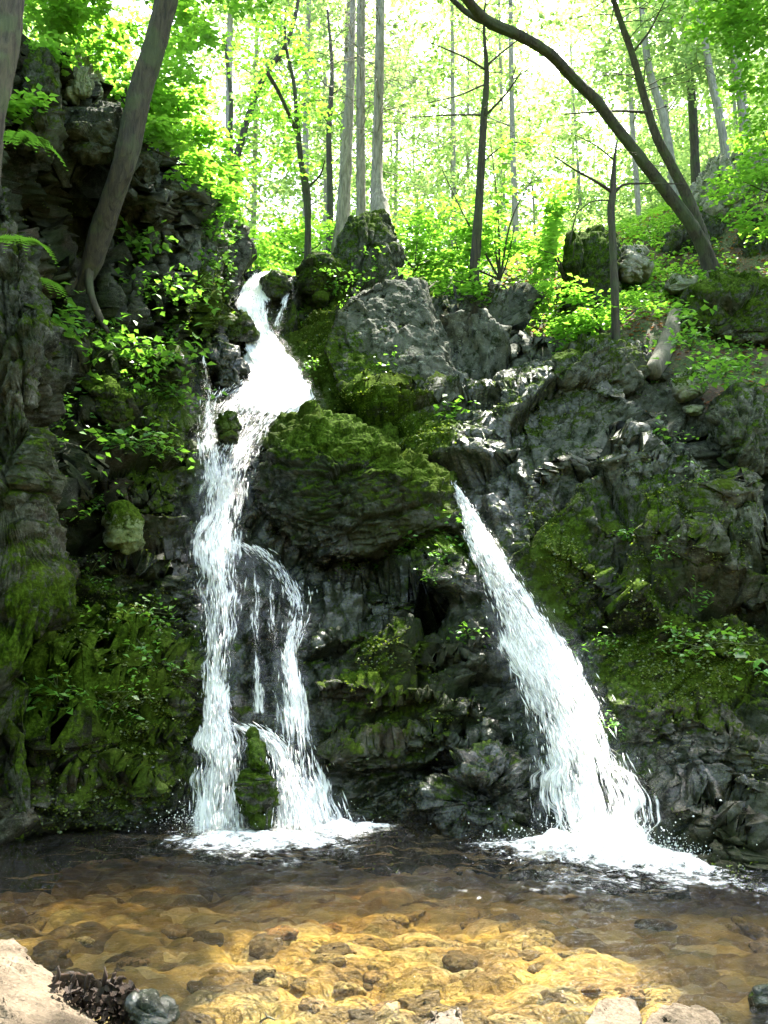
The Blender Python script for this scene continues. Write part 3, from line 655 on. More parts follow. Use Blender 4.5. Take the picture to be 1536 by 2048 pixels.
    f = np.array([[0, 1, 2], [0, 2, 3], [0, 3, 4], [0, 4, 1], [5, 2, 1], [5, 3, 2], [5, 4, 3], [5, 1, 4]])
    T = (np.arange(len(C))[:, None, None] * 6 + f).reshape(-1, 3)
    s = obj('spray', V, T, M_DROP, root); s['kind'] = 'stuff'

def foam(root, blobs, seed, z=.035):
    """froth on the pool: a sheet just over the waves, broken by noise, thinning outwards"""
    xs = np.linspace(-3.2, 4.2, 370); ys = np.linspace(4.8, 7.5, 150); X, Yf = np.meshgrid(xs, ys)
    px, py = proj(np.stack([X, Yf, 0 * X], -1)); dn = np.clip(blob(px, py, blobs), 0, 1)
    p = np.stack([X, Yf, 0 * X], -1)
    Zf = z * dn * (1 + 1.6 * np.abs(fbm(p * 9, 4, seed))) * (.7 + .5 * sstep(.6, 1, dn)) + .012 + .03 * np.interp(dn, [0, 1], [0, 1]) * fbm(p * 5, 3, seed + 3)
    V = np.stack([X, Yf, Zf], -1).reshape(-1, 3); Fc = grid_faces(150, 370); keep = dn.ravel()[Fc].max(1) > .02
    used = np.unique(Fc[keep]); mp = -np.ones(len(V), int); mp[used] = np.arange(len(used))
    uv = np.stack([X * .35, Yf * 2.0], -1).reshape(-1, 2) + seed
    obj('foam', V[used], mp[Fc[keep]], M_FOAM, root, attrs={'thr': (.66 - .30 * dn.ravel())[used]})

b = P(436, 1660, 7.0); e = empty('waterfall', (b[0], b[1], 0), 'tall white waterfall tumbling in steps down the gap beside the dark left cliff', 'waterfall')
build_fall(e, FALL_L, 4, 800, [(-1.35, 6.98, .2, .06, 700), (-.65, 6.95, .24, .07, 700), (-1.0, 6.75, .4, .12, 250)])
foam(e, [(440, 1680, 110, 26, .7), (610, 1685, 100, 20, .7), (690, 1664, 60, 11, .9), (760, 1661, 50, 8, .6), (520, 1706, 190, 26, .36)], 11)
b = P(1196, 1700, 6.45); e = empty('waterfall', (b[0], b[1], 0), 'slanting white chute of water fanning out from a narrow notch below the mossy boulder', 'waterfall')
build_fall(e, FALL_R, 15, 1300, [(1.6, 6.35, .34, .06, 1300), (1.95, 6.1, .4, .1, 700), (1.75, 5.95, .5, .15, 250)])
foam(e, [(1190, 1700, 130, 22, 1.0), (1280, 1724, 120, 17, .9), (1120, 1702, 80, 18, .6), (1230, 1765, 250, 36, .44), (1420, 1768, 90, 24, .36), (1000, 1695, 80, 16, .40), (1370, 1740, 60, 11, .75)], 17)

# ------------------------------------------------------------------ boulders and outcrops
def mass(name, label, cat, poly, Y0, depth, tilt=0.0, mat=None, moss=.3, wet=0.0, lichen_lit=.3, big=.10, small=.05, seed=1, n=150, m=90, ax=None, box=3.2, skew=0.0, group=None, mossup=.0):
    """closed rock: outline seen from the pool (px), mean distance Y0, thickness depth; tilt = m of distance per 100 px of height"""
    poly = np.asarray(poly, float); c = poly.mean(0); d = poly - c
    th = np.arctan2(d[:, 1], d[:, 0]); o = np.argsort(th); th, rr = th[o], np.hypot(d[:, 0], d[:, 1])[o]
    t = np.linspace(-np.pi, np.pi, n, endpoint=False)
    q = np.concatenate([np.stack([th - 2 * np.pi, rr], 1), np.stack([th, rr], 1), np.stack([th + 2 * np.pi, rr], 1)])
    # straight edges between the outline's corners
    pts = np.stack([q[:, 1] * np.cos(q[:, 0]), q[:, 1] * np.sin(q[:, 0])], 1)
    i = np.searchsorted(q[:, 0], t) - 1; A, B = pts[i], pts[i + 1]; dx = np.stack([np.cos(t), np.sin(t)], 1)
    e = B - A; Rr = (A[:, 0] * e[:, 1] - A[:, 1] * e[:, 0]) / (dx[:, 0] * e[:, 1] - dx[:, 1] * e[:, 0] + 1e-9)
    Rr = np.convolve(np.r_[Rr[-2:], Rr, Rr[:2]], np.ones(5) / 5, 'valid')
    ph = np.linspace(.04, np.pi - .04, m)[:, None]
    den = (np.sin(ph) ** box + np.abs(np.cos(ph)) ** box) ** (1 / box); s = np.sin(ph) / den; cc = np.cos(ph) / den
    px = c[0] + s * Rr * np.cos(t); py = c[1] + s * Rr * np.sin(t)
    Y = Y0 - cc * depth * .5 - tilt * (py - c[1]) / 100 + skew * (px - c[0]) / 100
    G = P(px, py, Y); nrm = grid_normals(G)
    ctr = G.reshape(-1, 3).mean(0); sg = np.sign(((G - ctr) * nrm).sum(-1).mean()); nrm *= sg
    G = G + nrm * strata(G, seed, big, small, ax)[..., None]
    V = G.reshape(-1, 3); ppx, ppy = proj(V)
    Fq = grid_faces(m, n, True)
    k = np.arange(n); k2 = (k + 1) % n; a0 = V[:n].mean(0); a1 = V[-n:].mean(0); i0 = len(V); V = np.vstack([V, a0, a1])
    T = np.concatenate([Fq[:, [0, 1, 2]], Fq[:, [0, 2, 3]], np.stack([k2, k, k * 0 + i0], 1), np.stack([(m - 1) * n + k, (m - 1) * n + k2, k * 0 + i0 + 1], 1)])
    if sg < 0: T = T[:, ::-1]
    u = np.ones(len(V)); vz = np.r_[nrm[..., 2].ravel(), 0, 0]
    base = np.array([ctr[0], ctr[1], V[:, 2].min()])
    ob = obj(name, V, T, mat or M_ROCK, base=base, smooth=False, attrs={'moss': u * moss + mossup * np.clip(vz, 0, 1) + np.r_[np.clip(blob(ppx, ppy, MOSS), 0, 1) * .55, 0, 0], 'wet': np.maximum(u * wet, .8 * np.r_[np.clip(blob(ppx, ppy, WET), 0, 1), 0, 0]), 'lichen_lit': u * lichen_lit})
    return tag(ob, label, cat, group)

mass('boulder', 'huge rounded boulder overhanging between the two falls, mossy on top and black below', 'boulder', [(516, 890), (552, 846), (612, 818), (700, 838), (770, 852), (850, 905), (898, 950), (935, 1050), (900, 1085), (780, 1120), (650, 1140), (570, 1095), (515, 1010)], 9.35, 1.7, .12, moss=.22, mossup=.8, wet=.25, lichen_lit=.0, big=.12, small=.06, seed=41, n=300, m=200, ax=AX_C)
mass('outcrop', 'grey outcrop jutting up at the foot of the tall straight trunks', 'rock', [(680, 480), (700, 440), (735, 422), (772, 430), (800, 500), (790, 590), (700, 590), (650, 560)], 13.4, 1.5, .2, moss=.3, mossup=.4, lichen_lit=.8, seed=43, n=160, m=100, ax=AX_V)
mass('boulder', 'dark shaded rock to the right of the brook lip under the outcrop', 'boulder', [(592, 545), (622, 505), (660, 505), (700, 540), (690, 590), (640, 620), (596, 590)], 12.7, 1.2, .15, moss=.4, lichen_lit=.3, seed=44, n=140, m=90)
mass('boulder', 'small round rock splitting the water at the very top of the fall', 'boulder', [(522, 560), (545, 540), (575, 548), (582, 585), (560, 605), (530, 598)], 12.35, .8, .1, moss=.5, wet=.4, lichen_lit=.4, big=.04, small=.03, seed=45, n=90, m=60)
mass('boulder', 'black wet rock beside the thin side stream in the upper fall', 'boulder', [(412, 700), (440, 680), (475, 690), (490, 740), (480, 780), (430, 785), (412, 750)], 10.45, .7, .1, moss=.1, wet=1, lichen_lit=0, big=.06, small=.05, seed=46, n=110, m=70)
mass('boulder', 'mossy stone standing in the white water below the wide cascade', 'boulder', [(430, 842), (442, 826), (464, 824), (480, 856), (472, 884), (442, 882), (431, 864)], 9.3, .6, .1, moss=.6, wet=.6, lichen_lit=.2, big=.05, small=.04, seed=47, n=100, m=60)
mass('boulder', 'tall narrow rock parting the foot of the stepped fall', 'boulder', [(484, 1500), (494, 1462), (515, 1455), (535, 1510), (542, 1600), (540, 1680), (500, 1690), (486, 1600)], 6.95, .55, .04, moss=.7, wet=.7, lichen_lit=.5, big=.05, small=.04, seed=48, n=110, m=80)
mass('ledge_rock', 'knobbly ridge rock under the broken sapling', 'rock', [(1080, 720), (1140, 690), (1210, 672), (1270, 690), (1310, 740), (1270, 780), (1150, 770), (1090, 760)], 10.9, 1.1, .2, moss=.3, mossup=.2, lichen_lit=.9, seed=51, n=180, m=110, ax=AX_R)
mass('boulder', 'dark wet boulder in the pool edge left of the chute', 'boulder', [(885, 1600), (905, 1545), (960, 1500), (1030, 1510), (1062, 1570), (1066, 1670), (960, 1690), (895, 1660)], 7.0, .9, .1, moss=.2, wet=1, lichen_lit=0, big=.16, small=.08, seed=52, n=160, m=110)
mass('boulder', 'large mossy boulder below the leaning twin trunks on the right bank', 'boulder', [(1345, 640), (1375, 570), (1440, 545), (1536, 560), (1620, 600), (1620, 700), (1480, 690), (1370, 670)], 11.9, 1.8, .2, moss=.55, mossup=.2, lichen_lit=.7, mat=M_ROCK, seed=54, n=200, m=120, ax=AX_R)
mass('boulder', 'flat topped stone beside the fallen log end', 'boulder', [(1338, 760), (1390, 742), (1425, 748), (1410, 790), (1360, 800)], 10.2, .8, .3, moss=.4, lichen_lit=.6, mat=M_PALE, big=.05, small=.03, seed=55, n=90, m=60)
mass('boulder', 'craggy grey boulder on the right edge above the slab', 'boulder', [(1420, 810), (1470, 770), (1536, 800), (1600, 870), (1600, 960), (1500, 950), (1430, 880)], 9.5, 1.2, .2, moss=.35, lichen_lit=.7, seed=56, n=160, m=100, ax=AX_V)
mass('boulder', 'little brown stone between the two right bank boulders', 'boulder', [(1362, 815), (1385, 806), (1412, 812), (1405, 828), (1372, 830)], 9.95, .5, .1, moss=.2, lichen_lit=.3, mat=M_PALE, big=.02, small=.02, seed=57, n=60, m=40)
mass('boulder', 'sunlit round boulder behind the broken sapling', 'boulder', [(1236, 530), (1250, 500), (1285, 500), (1298, 530), (1285, 560), (1250, 560)], 13.5, .9, .1, moss=.3, lichen_lit=1, mat=M_PALE, seed=58, n=90, m=60)
mass('boulder', 'flat stone on the leafy bank under the leaning tree', 'boulder', [(1330, 575), (1350, 552), (1395, 550), (1390, 580), (1345, 588)], 13.2, .7, .2, moss=.3, lichen_lit=.6, mat=M_PALE, big=.04, small=.03, seed=59, n=80, m=50)
mass('outcrop', 'shaded mossy rock wall behind the leafy understory', 'rock', [(1120, 560), (1150, 480), (1200, 450), (1240, 480), (1245, 580), (1210, 650), (1140, 640)], 13.2, 1.4, .2, moss=.6, lichen_lit=.4, seed=60, n=140, m=90, ax=AX_V)
mass('outcrop', 'pale grey crag on the hillside at the right edge', 'rock', [(1390, 380), (1420, 325), (1480, 330), (1536, 300), (1640, 260), (1640, 480), (1500, 450), (1410, 430)], 16.5, 2.2, .3, moss=.2, lichen_lit=.9, mat=M_PALE, big=.2, small=.1, seed=61, n=160, m=100, ax=AX_V)
mass('outcrop', 'streaked mossy ledge on the hillside behind the base of the leaning pair', 'rock', [(1320, 500), (1340, 450), (1400, 430), (1460, 440), (1480, 500), (1440, 540), (1350, 535)], 15.6, 1.6, .3, moss=.4, lichen_lit=.6, seed=76, n=140, m=80, ax=AX_V)
mass('outcrop', 'dark rock step under the pale crag at the right edge', 'rock', [(1470, 470), (1500, 420), (1560, 400), (1640, 420), (1640, 540), (1540, 560), (1480, 530)], 14.6, 1.5, .3, moss=.45, lichen_lit=.5, seed=77, n=140, m=80, ax=AX_V)
mass('rock_pillar', 'tall green stained rock pillar standing at the left edge', 'rock', [(-160, 700), (-120, 350), (-20, 320), (55, 380), (82, 520), (92, 760), (78, 1000), (70, 1300), (75, 1600), (60, 1760), (-120, 1760)], 6.95, 1.3, .02, moss=.36, lichen_lit=.35, wet=.15, big=.26, small=.08, seed=62, n=440, m=260, ax=AX_V)
mass('rock_block', 'square brown block of rock under the top edge of the left cliff', 'rock', [(112, 240), (190, 205), (240, 205), (245, 290), (225, 330), (160, 325), (115, 300)], 8.9, 1.0, .05, moss=.25, lichen_lit=.4, big=.06, small=.05, mat=M_ROCK, seed=63, n=140, m=90)
mass('rock_block', 'tall green block at the top left corner of the cliff', 'rock', [(30, 130), (90, 85), (112, 160), (112, 300), (70, 340), (25, 300)], 7.9, 1.0, .05, moss=.5, lichen_lit=.3, seed=64, n=140, m=90, ax=AX_V)
mass('rock_block', 'sunlit tan crag at the very top of the left cliff', 'rock', [(118, 200), (122, 110), (150, 105), (190, 120), (205, 190), (160, 212)], 9.2, .9, .05, moss=.05, lichen_lit=.5, mat=M_PALE, seed=65, n=110, m=70, ax=AX_V)
mass('rock_block', 'grey block right behind the leaning trunk', 'rock', [(240, 330), (255, 290), (300, 292), (312, 340), (300, 380), (250, 380)], 9.6, .9, .05, moss=.3, lichen_lit=.5, seed=66, n=110, m=70)
mass('boulder', 'moss capped brown stone set in the left slope', 'boulder', [(212, 1040), (222, 1012), (255, 1008), (282, 1045), (278, 1100), (245, 1112), (218, 1090)], 7.75, .6, .05, moss=.25, mossup=.9, lichen_lit=.1, mat=M_PALE, big=.04, small=.03, seed=67, n=100, m=60)
mass('rock_block', 'angular slab leaning on the dark left slope', 'rock', [(160, 770), (215, 755), (265, 790), (280, 850), (240, 870), (180, 850)], 8.5, .7, .1, moss=.3, mossup=.4, lichen_lit=.2, big=.07, small=.05, seed=68, n=120, m=70)
mass('boulder', 'rounded dark rock shoulder left of the upper cascade', 'boulder', [(470, 640), (478, 615), (500, 630), (515, 672), (470, 690), (440, 690), (445, 650)], 11.3, .7, .1, moss=.5, wet=.7, lichen_lit=0, big=.04, small=.04, seed=69, n=90, m=60)
mass('boulder', 'blue grey wet stone near the right edge of the shallows', 'boulder', [(1490, 1990), (1505, 1968), (1545, 1965), (1575, 1990), (1570, 2030), (1500, 2025)], 3.85, .3, .1, mat=M_ROCK, wet=.9, lichen_lit=.3, big=.02, small=.015, seed=74, n=90, m=60)

def hull_rock(label, top, zb, seed, mat, spread=1.08, amp=.012, edge=.016, name='boulder', at=None):
    import bmesh
    T_ = px_path([(a, b, c, 0) for a, b, c in top])[:, :3]; ctr = T_.mean(0); B_ = ctr + (T_ - ctr) * [spread, spread, 0]; B_[:, 2] = zb or 0
    bm = bmesh.new()
    for v in (T_ if zb is None else np.concatenate([T_, B_])): bm.verts.new(v)
    r = bmesh.ops.convex_hull(bm, input=bm.verts); bmesh.ops.delete(bm, geom=[g for g in set(r['geom_interior'] + r['geom_unused']) if isinstance(g, bmesh.types.BMVert)], context='VERTS')
    bmesh.ops.bevel(bm, geom=bm.edges[:], offset=.018, segments=2, affect='EDGES', profile=.6)
    bmesh.ops.triangulate(bm, faces=bm.faces[:])
    for _ in range(7):
        ed = [e for e in bm.edges if e.calc_length() > edge]
        if not ed: break
        bmesh.ops.subdivide_edges(bm, edges=ed, cuts=1); bmesh.ops.triangulate(bm, faces=[f for f in bm.faces if len(f.verts) > 3])
    bm.normal_update(); bm.verts.ensure_lookup_table(); bm.verts.index_update()
    V = np.array([v.co for v in bm.verts]); n = np.array([v.normal for v in bm.verts]); Fc = np.array([[v.index for v in f.verts] for f in bm.faces]); bm.free()
    sc = .016 / edge
    d = amp * (1.6 * fbm(V * 4 * sc, 4, seed) + .9 * facet(V * 9 * sc, seed + 3, 1.5)[0] + .7 * fbm(V * 30 * sc, 4, seed + 5, .65))
    V = V + n * d[:, None]; u = np.ones(len(V)); b = np.array([ctr[0], ctr[1], V[:, 2].min()])
    qx, qy = proj(V); at = at or dict(moss=0 * u, wet=sstep(.10, .02, V[:, 2]), lichen_lit=u * 0) if name == 'boulder' else dict(moss=np.clip(blob(qx, qy, MOSS), 0, 1) * .6, wet=0 * u, lichen_lit=u)
    return tag(obj(name, V, Fc, mat, base=b, attrs=at, smooth=False), label, name.split('_')[0])
hull_rock('pointed pale lichened slab leaning above the big mossy boulder', [(a, b, c - .55) for a, b, c in ((645, 700, 10.95), (672, 622, 11.3), (702, 592, 11.5), (762, 568, 11.75), (826, 560, 11.9), (868, 655, 11.35), (910, 795, 10.75), (855, 850, 10.45), (760, 828, 10.45), (690, 785, 10.6), (850, 572, 12.5), (930, 785, 11.5), (700, 640, 13), (860, 640, 13))], None, 42, M_ROCK, amp=.045, edge=.035, name='rock_slab')
hull_rock('big slanted tan boulder in the bottom left corner', [(-90, 1868, 3.95), (28, 1876, 3.9), (98, 1936, 3.75), (215, 2075, 3.3), (95, 2120, 2.95), (-2, 1978, 3.3), (-140, 1950, 3.4)], -.25, 70, M_SHORE)
hull_rock('blocky pink tan rock at the lower edge of the pool', [(1165, 2052, 3.35), (1188, 2010, 3.48), (1216, 1993, 3.56), (1262, 1999, 3.56), (1288, 2032, 3.42), (1268, 2090, 3.2), (1185, 2095, 3.2)], -.25, 71, M_SHORE)
hull_rock('wide flat tan rock right of the blocky one', [(1282, 2045, 3.35), (1322, 2010, 3.48), (1392, 2004, 3.5), (1440, 2032, 3.4), (1450, 2095, 3.2), (1310, 2095, 3.2)], -.25, 72, M_SHORE)
hull_rock('small dark sided rock breaking the water at the bottom centre', [(835, 2052, 3.36), (862, 2024, 3.46), (905, 2008, 3.5), (926, 2022, 3.45), (930, 2095, 3.2), (845, 2095, 3.2)], -.25, 73, M_SHORE)

# stones on the bed of the pool
m, t, out = new_mat('amber_stone'); q = N(t); tc = q.n('TexCoord').outputs['Object']; oi = q.n('ObjectInfo').outputs['Random']
c = q.ramp(oi, [(0, (.03, .02, .008)), (.3, (.15, .10, .03)), (.55, (.30, .23, .08)), (.8, (.42, .36, .2)), (1, (.22, .10, .03))])
c = q.mix(q.smooth(q.noise(tc, 4, 8, .7), .4, .62), c, (.07, .05, .018))
bs = q.n('BsdfPrincipled', {'Base Color': c, 'Roughness': .7}); bp = q.n('Bump', {'Strength': .5, 'Distance': .1, 'Height': q.noise(tc, 7, 7, .7)}); t.links.new(bp.outputs[0], bs.inputs['Normal']); t.links.new(bs.outputs[0], out.inputs[0])
M_STONE = m
rng = np.random.default_rng(5)
protos = []
for k in range(4):
    th = np.linspace(0, 2 * np.pi, 40, endpoint=False); ph = np.linspace(.05, np.pi - .05, 26)[:, None]
    G = np.stack([np.sin(ph) ** .7 * np.cos(th), np.sin(ph) ** .7 * np.sin(th) * .75, np.cos(ph) * .42 + 0 * th], -1)
    G = G * (1 + .28 * fbm(G * 1.4 + k * 5, 3, 80 + k)[..., None])
    G = G * (1 + .10 * facet(G * 1.7 + k * 3, 90 + k, 1.6)[0][..., None])
    protos.append(make_mesh('pool_stone', G.reshape(-1, 3), grid_faces(26, 40, True), M_STONE))
for k in range(120):
    if k < 40: px, py = rng.uniform(520, 1150), rng.uniform(1740, 2040)
    else: px, py = rng.uniform(-20, 1560), rng.uniform(1730, 2040)
    v = (1024 - py) / F; Y = -CAMZ * (math.cos(PITCH) - v * math.sin(PITCH)) / (math.sin(PITCH) + v * math.cos(PITCH)); x = (px - 768) / F * Y / (math.cos(PITCH) - v * math.sin(PITCH))
    s = rng.uniform(.04, .13)
    o = link('pool_stone', protos[k % 4], None, (x, Y, float(bed_z(np.array(x), np.array(Y))) - .01))
    o.scale = (s, s, s * .8); o.rotation_euler = (rng.normal(0, .2), rng.normal(0, .2), rng.uniform(0, 6.28))
    tag(o, 'amber stone lying under the clear shallow water of the pool', 'stone', 'amber stones on the pool bed')

# ------------------------------------------------------------------ trees
tree('leaning_tree', 'thick dark trunk leaning right out of the left cliff with roots gripping the rock', 'tree',
     [(150, 610, 8.9, .03), (166, 570, 8.85, .07), (182, 530, 8.78, .105), (200, 470, 8.7, .125), (224, 400, 8.6, .125), (246, 330, 8.5, .128), (266, 250, 8.5, .128), (286, 170, 8.5, .126), (306, 100, 8.5, .124), (324, 40, 8.5, .122), (342, -40, 8.5, .12), (360, -200, 8.7, .14), (400, -420, 9, .1)], M_BARKD,
     dict(centers=[(-1.2, 9.6, 13.5), (.6, 10.6, 14.2), (-2.6, 9.2, 12.6)], radii=[(2, 2, 1.2)] * 3, n=220, per=26, sr=.55, size=.2), seed=11,
     roots=[[(192, 500, 8.75, .06), (178, 545, 8.75, .05), (182, 590, 8.7, .04), (200, 635, 8.65, .035), (216, 665, 8.6, .02)], [(182, 515, 8.85, .05), (150, 560, 8.8, .035), (128, 630, 8.75, .02)]])
tree('edge_tree', 'dark trunk cut off by the top left corner', 'tree', [(-75, 700, 5.6, .13), (-45, 420, 5.7, .12), (-15, 200, 5.8, .115), (12, 60, 5.9, .11), (25, -60, 6, .105), (60, -300, 6.3, .08)], M_BARK,
     dict(centers=[(-2.6, 7.6, 11.8), (-1.2, 8.4, 13)], radii=[(1.9, 1.9, 1.1)] * 2, n=130, per=26, sr=.55, size=.2), seed=12)
tree('overhanging_tree', 'leafy maple spreading thin branches over the top left corner', 'tree', [(20, 60, 9.6, .06), (60, -20, 9.4, .05), (130, -60, 9.0, .04), (220, -80, 8.8, .03)], M_BARKD,
     dict(centers=[P(90, 20, 8.6), P(170, 60, 8.8), P(250, 20, 9.2), P(140, -30, 8.6), P(330, 40, 10), P(75, 215, 7.4), P(430, 30, 11), P(100, 100, 8.3)], radii=[(.42, .5, .22), (.45, .5, .25), (.5, .5, .25), (.7, .6, .3), (.7, .6, .35), (.25, .25, .07), (.8, .7, .4), (.25, .3, .15)], n=300, per=22, sr=.2, size=.10), seed=13,
     limbs=[[(100, -40, 9, .02), (180, 20, 8.9, .015), (240, 90, 8.8, .009)], [(20, 60, 9, .02), (40, 150, 8, .014), (90, 220, 7.4, .007)]])
tree('tall_tree', 'tallest straight trunk rising from the outcrop, sunlit down its right side', 'tree', [(768, 470, 14.6, .22), (758, 415, 14.8, .17), (754, 340, 15, .11), (757, 200, 15, .095), (760, 60, 15, .085), (762, -80, 15.2, .08), (764, -300, 15.6, .07)], M_BARK_HAZE,
     dict(centers=[(.2, 15.3, 16.5), (-.8, 14.6, 15.2), (1.2, 15.6, 15.6)], radii=[(1.8, 1.8, 1.2)] * 3, n=190, per=24, sr=.5, size=.16), seed=14, tw=dict(n=26, h0=.15, h1=.75, length=1.7, sub=5))
tree('tall_tree', 'slim straight trunk just left of the tallest one, bristling with bare twigs', 'tree', [(724, 470, 16.0, .13), (722, 400, 16, .10), (721, 200, 16, .09), (722, 0, 16, .085), (722, -200, 16.3, .06)], M_BARK_HAZE,
     dict(centers=[(-.6, 16.6, 17), (-1.6, 17, 15.8)], radii=[(1.7, 1.7, 1.1)] * 2, n=130, per=24, sr=.5, size=.16), seed=15, tw=dict(n=34, h0=.2, h1=.9, length=1.9, sub=6))
tree('tall_tree', 'broad pale hazy trunk left of the outcrop', 'tree', [(682, 490, 17.2, .19), (688, 400, 17.2, .14), (695, 280, 17.2, .12), (702, 130, 17.3, .085), (706, 0, 17.5, .06), (708, -140, 18, .06)], M_BARK_HAZE,
     dict(centers=[(-1.0, 17.8, 15.8), (-2.2, 18, 14.6)], radii=[(1.7, 1.7, 1.1)] * 2, n=120, per=24, sr=.5, size=.16), seed=16, tw=dict(n=26, h0=.35, h1=.95, length=1.8, sub=5))
tree('thin_tree', 'thin dark trunk between the bent tree and the broad pale one', 'tree', [(660, 490, 19.5, .09), (660, 380, 19.5, .075), (658, 260, 19.5, .07), (664, 140, 19.7, .05), (655, 20, 20, .03)], M_BARKD,
     dict(centers=[P(650, 190, 19.5), P(640, 90, 19.8)], radii=[(1.0, .9, .8)] * 2, n=50, per=20, sr=.4, size=.14), seed=17, tw=dict(n=14, h0=.4, h1=.95, length=1.5, sub=4))
tree('bent_tree', 'crooked dark tree with a knob halfway standing behind the brook lip', 'tree', [(615, 520, 16.2, .075), (616, 440, 16.2, .07), (613, 385, 16.2, .085), (602, 320, 16.2, .06), (595, 250, 16.2, .055), (588, 170, 16.3, .045), (572, 90, 16.4, .03), (570, 20, 16.5, .02)], M_BARKD,
     dict(centers=[P(590, 200, 16.2), P(550, 290, 16), P(560, 110, 16.5)], radii=[(1.0, .9, .7)] * 3, n=60, per=20, sr=.36, size=.12), seed=18,
     limbs=[[(596, 270, 16.2, .04), (560, 190, 15.8, .04), (534, 145, 15.6, .045)], [(610, 380, 16.2, .03), (640, 350, 16.3, .02), (650, 320, 16.3, .012)]], tw=dict(n=12, h0=.4, h1=.95, length=1.2, sub=4))
tree('forked_tree', 'dark V shaped forked tree far beyond the left cliff', 'tree', [(468, 345, 21, .10), (480, 290, 21, .09), (505, 210, 21, .08), (530, 150, 21, .075), (572, 90, 21.2, .06), (595, 10, 21.5, .05), (600, -60, 22, .03)], M_BARKD,
     dict(centers=[P(560, 60, 21), P(480, 110, 20.6), P(440, 210, 20)], radii=[(1.5, 1.2, 1)] * 3, n=80, per=20, sr=.45, size=.15), seed=19, limbs=[[(466, 345, 21, .08), (460, 280, 21, .07), (462, 200, 21, .06), (450, 80, 21, .04)]])
tree('sapling', 'dark slender upright tree left of the sunlit understory with bare upper branches', 'tree', [(948, 548, 12.7, .085), (953, 480, 12.7, .075), (960, 380, 12.7, .068), (966, 260, 12.7, .055), (973, 150, 12.7, .045), (968, 60, 12.8, .022), (972, -20, 12.9, .012)], M_BARKD, seed=20,
     limbs=[[(972, 140, 12.7, .02), (930, 115, 12.6, .016), (860, 85, 12.4, .008)], [(974, 130, 12.7, .02), (1010, 100, 12.9, .014), (1055, 65, 13, .008)], [(962, 240, 12.7, .022), (1010, 190, 12.5, .016), (1045, 140, 12.4, .009)], [(963, 230, 12.7, .018), (900, 230, 12.9, .013), (820, 235, 13, .007)], [(966, 170, 12.7, .016), (920, 190, 12.6, .012), (860, 205, 12.5, .006)], [(958, 330, 12.7, .016), (1010, 290, 12.9, .01), (1060, 285, 13, .006)]],
     tw=dict(n=14, h0=.5, h1=.98, length=.9, sub=5, r0=.008))
tree('leaning_tree', 'mossy dark trunk arching from the right bank to the top centre of the photo', 'tree', [(1428, 562, 14.0, .20), (1412, 510, 14.0, .14), (1385, 455, 13.9, .112), (1345, 400, 13.8, .10), (1300, 340, 13.6, .096), (1245, 270, 13.4, .094), (1195, 205, 13.2, .09), (1150, 160, 13.0, .09), (1100, 108, 12.7, .088), (1040, 72, 12.4, .084), (975, 42, 12.1, .08), (935, 0, 11.8, .07), (880, -70, 11.5, .08), (800, -200, 11.3, .06)], M_BARKD,
     dict(centers=[(.5, 11.2, 13.2), (2.3, 11.6, 13.8), (-.8, 10.8, 12.6)], radii=[(1.9, 1.8, 1.1)] * 3, n=200, per=24, sr=.5, size=.17), seed=21, limbs=[[(1000, 52, 12.2, .06), (940, 30, 12.2, .05), (895, -10, 12.2, .04)]], roots=[[(1428, 555, 13.8, .09), (1450, 560, 13.7, .06), (1490, 545, 13.6, .03)], [(1420, 550, 13.8, .08), (1400, 570, 13.6, .05)]])
tree('leaning_tree', 'thinner pale companion trunk sharing the base of the arching tree', 'tree', [(1424, 560, 14.2, .13), (1410, 490, 14.2, .11), (1378, 400, 14.2, .095), (1340, 325, 14.1, .085), (1312, 270, 14, .078), (1290, 200, 14, .07), (1265, 110, 13.9, .06), (1240, 40, 13.8, .05), (1215, -40, 13.8, .04), (1180, -160, 14, .03)], M_BARK,
     dict(centers=[(3.6, 13.6, 14.2), (5.0, 13.4, 14.8), (4, 12.2, 13.4)], radii=[(1.9, 1.8, 1.1)] * 3, n=200, per=24, sr=.5, size=.17), seed=22, tw=dict(n=22, h0=.45, h1=.95, length=1.5, sub=5),
     limbs=[[(1300, 225, 14, .03), (1230, 222, 13.6, .022), (1130, 228, 13.2, .012)], [(1262, 110, 13.9, .025), (1300, 60, 13.9, .018), (1330, 0, 14, .01)]])
tree('sapling', 'snapped off dark sapling with two bare arms in front of the right bank', 'tree', [(1232, 680, 11.0, .062), (1230, 600, 11, .056), (1226, 500, 11, .05), (1222, 420, 11, .05), (1226, 385, 11, .045), (1228, 330, 11, .025), (1234, 280, 11, .012)], M_BARKD, seed=23,
     limbs=[[(1225, 385, 11, .026), (1190, 362, 10.9, .018), (1150, 340, 10.8, .013), (1108, 312, 10.7, .007)], [(1226, 390, 11, .026), (1245, 370, 11, .018), (1290, 367, 11, .013), (1370, 368, 11.1, .006)], [(1228, 320, 11, .012), (1190, 290, 11, .009), (1150, 270, 10.9, .005)], [(1223, 400, 11, .012), (1180, 405, 10.8, .008), (1140, 440, 10.7, .005)]], tw=dict(n=9, h0=.7, h1=.98, length=.6, sub=5, r0=.006))
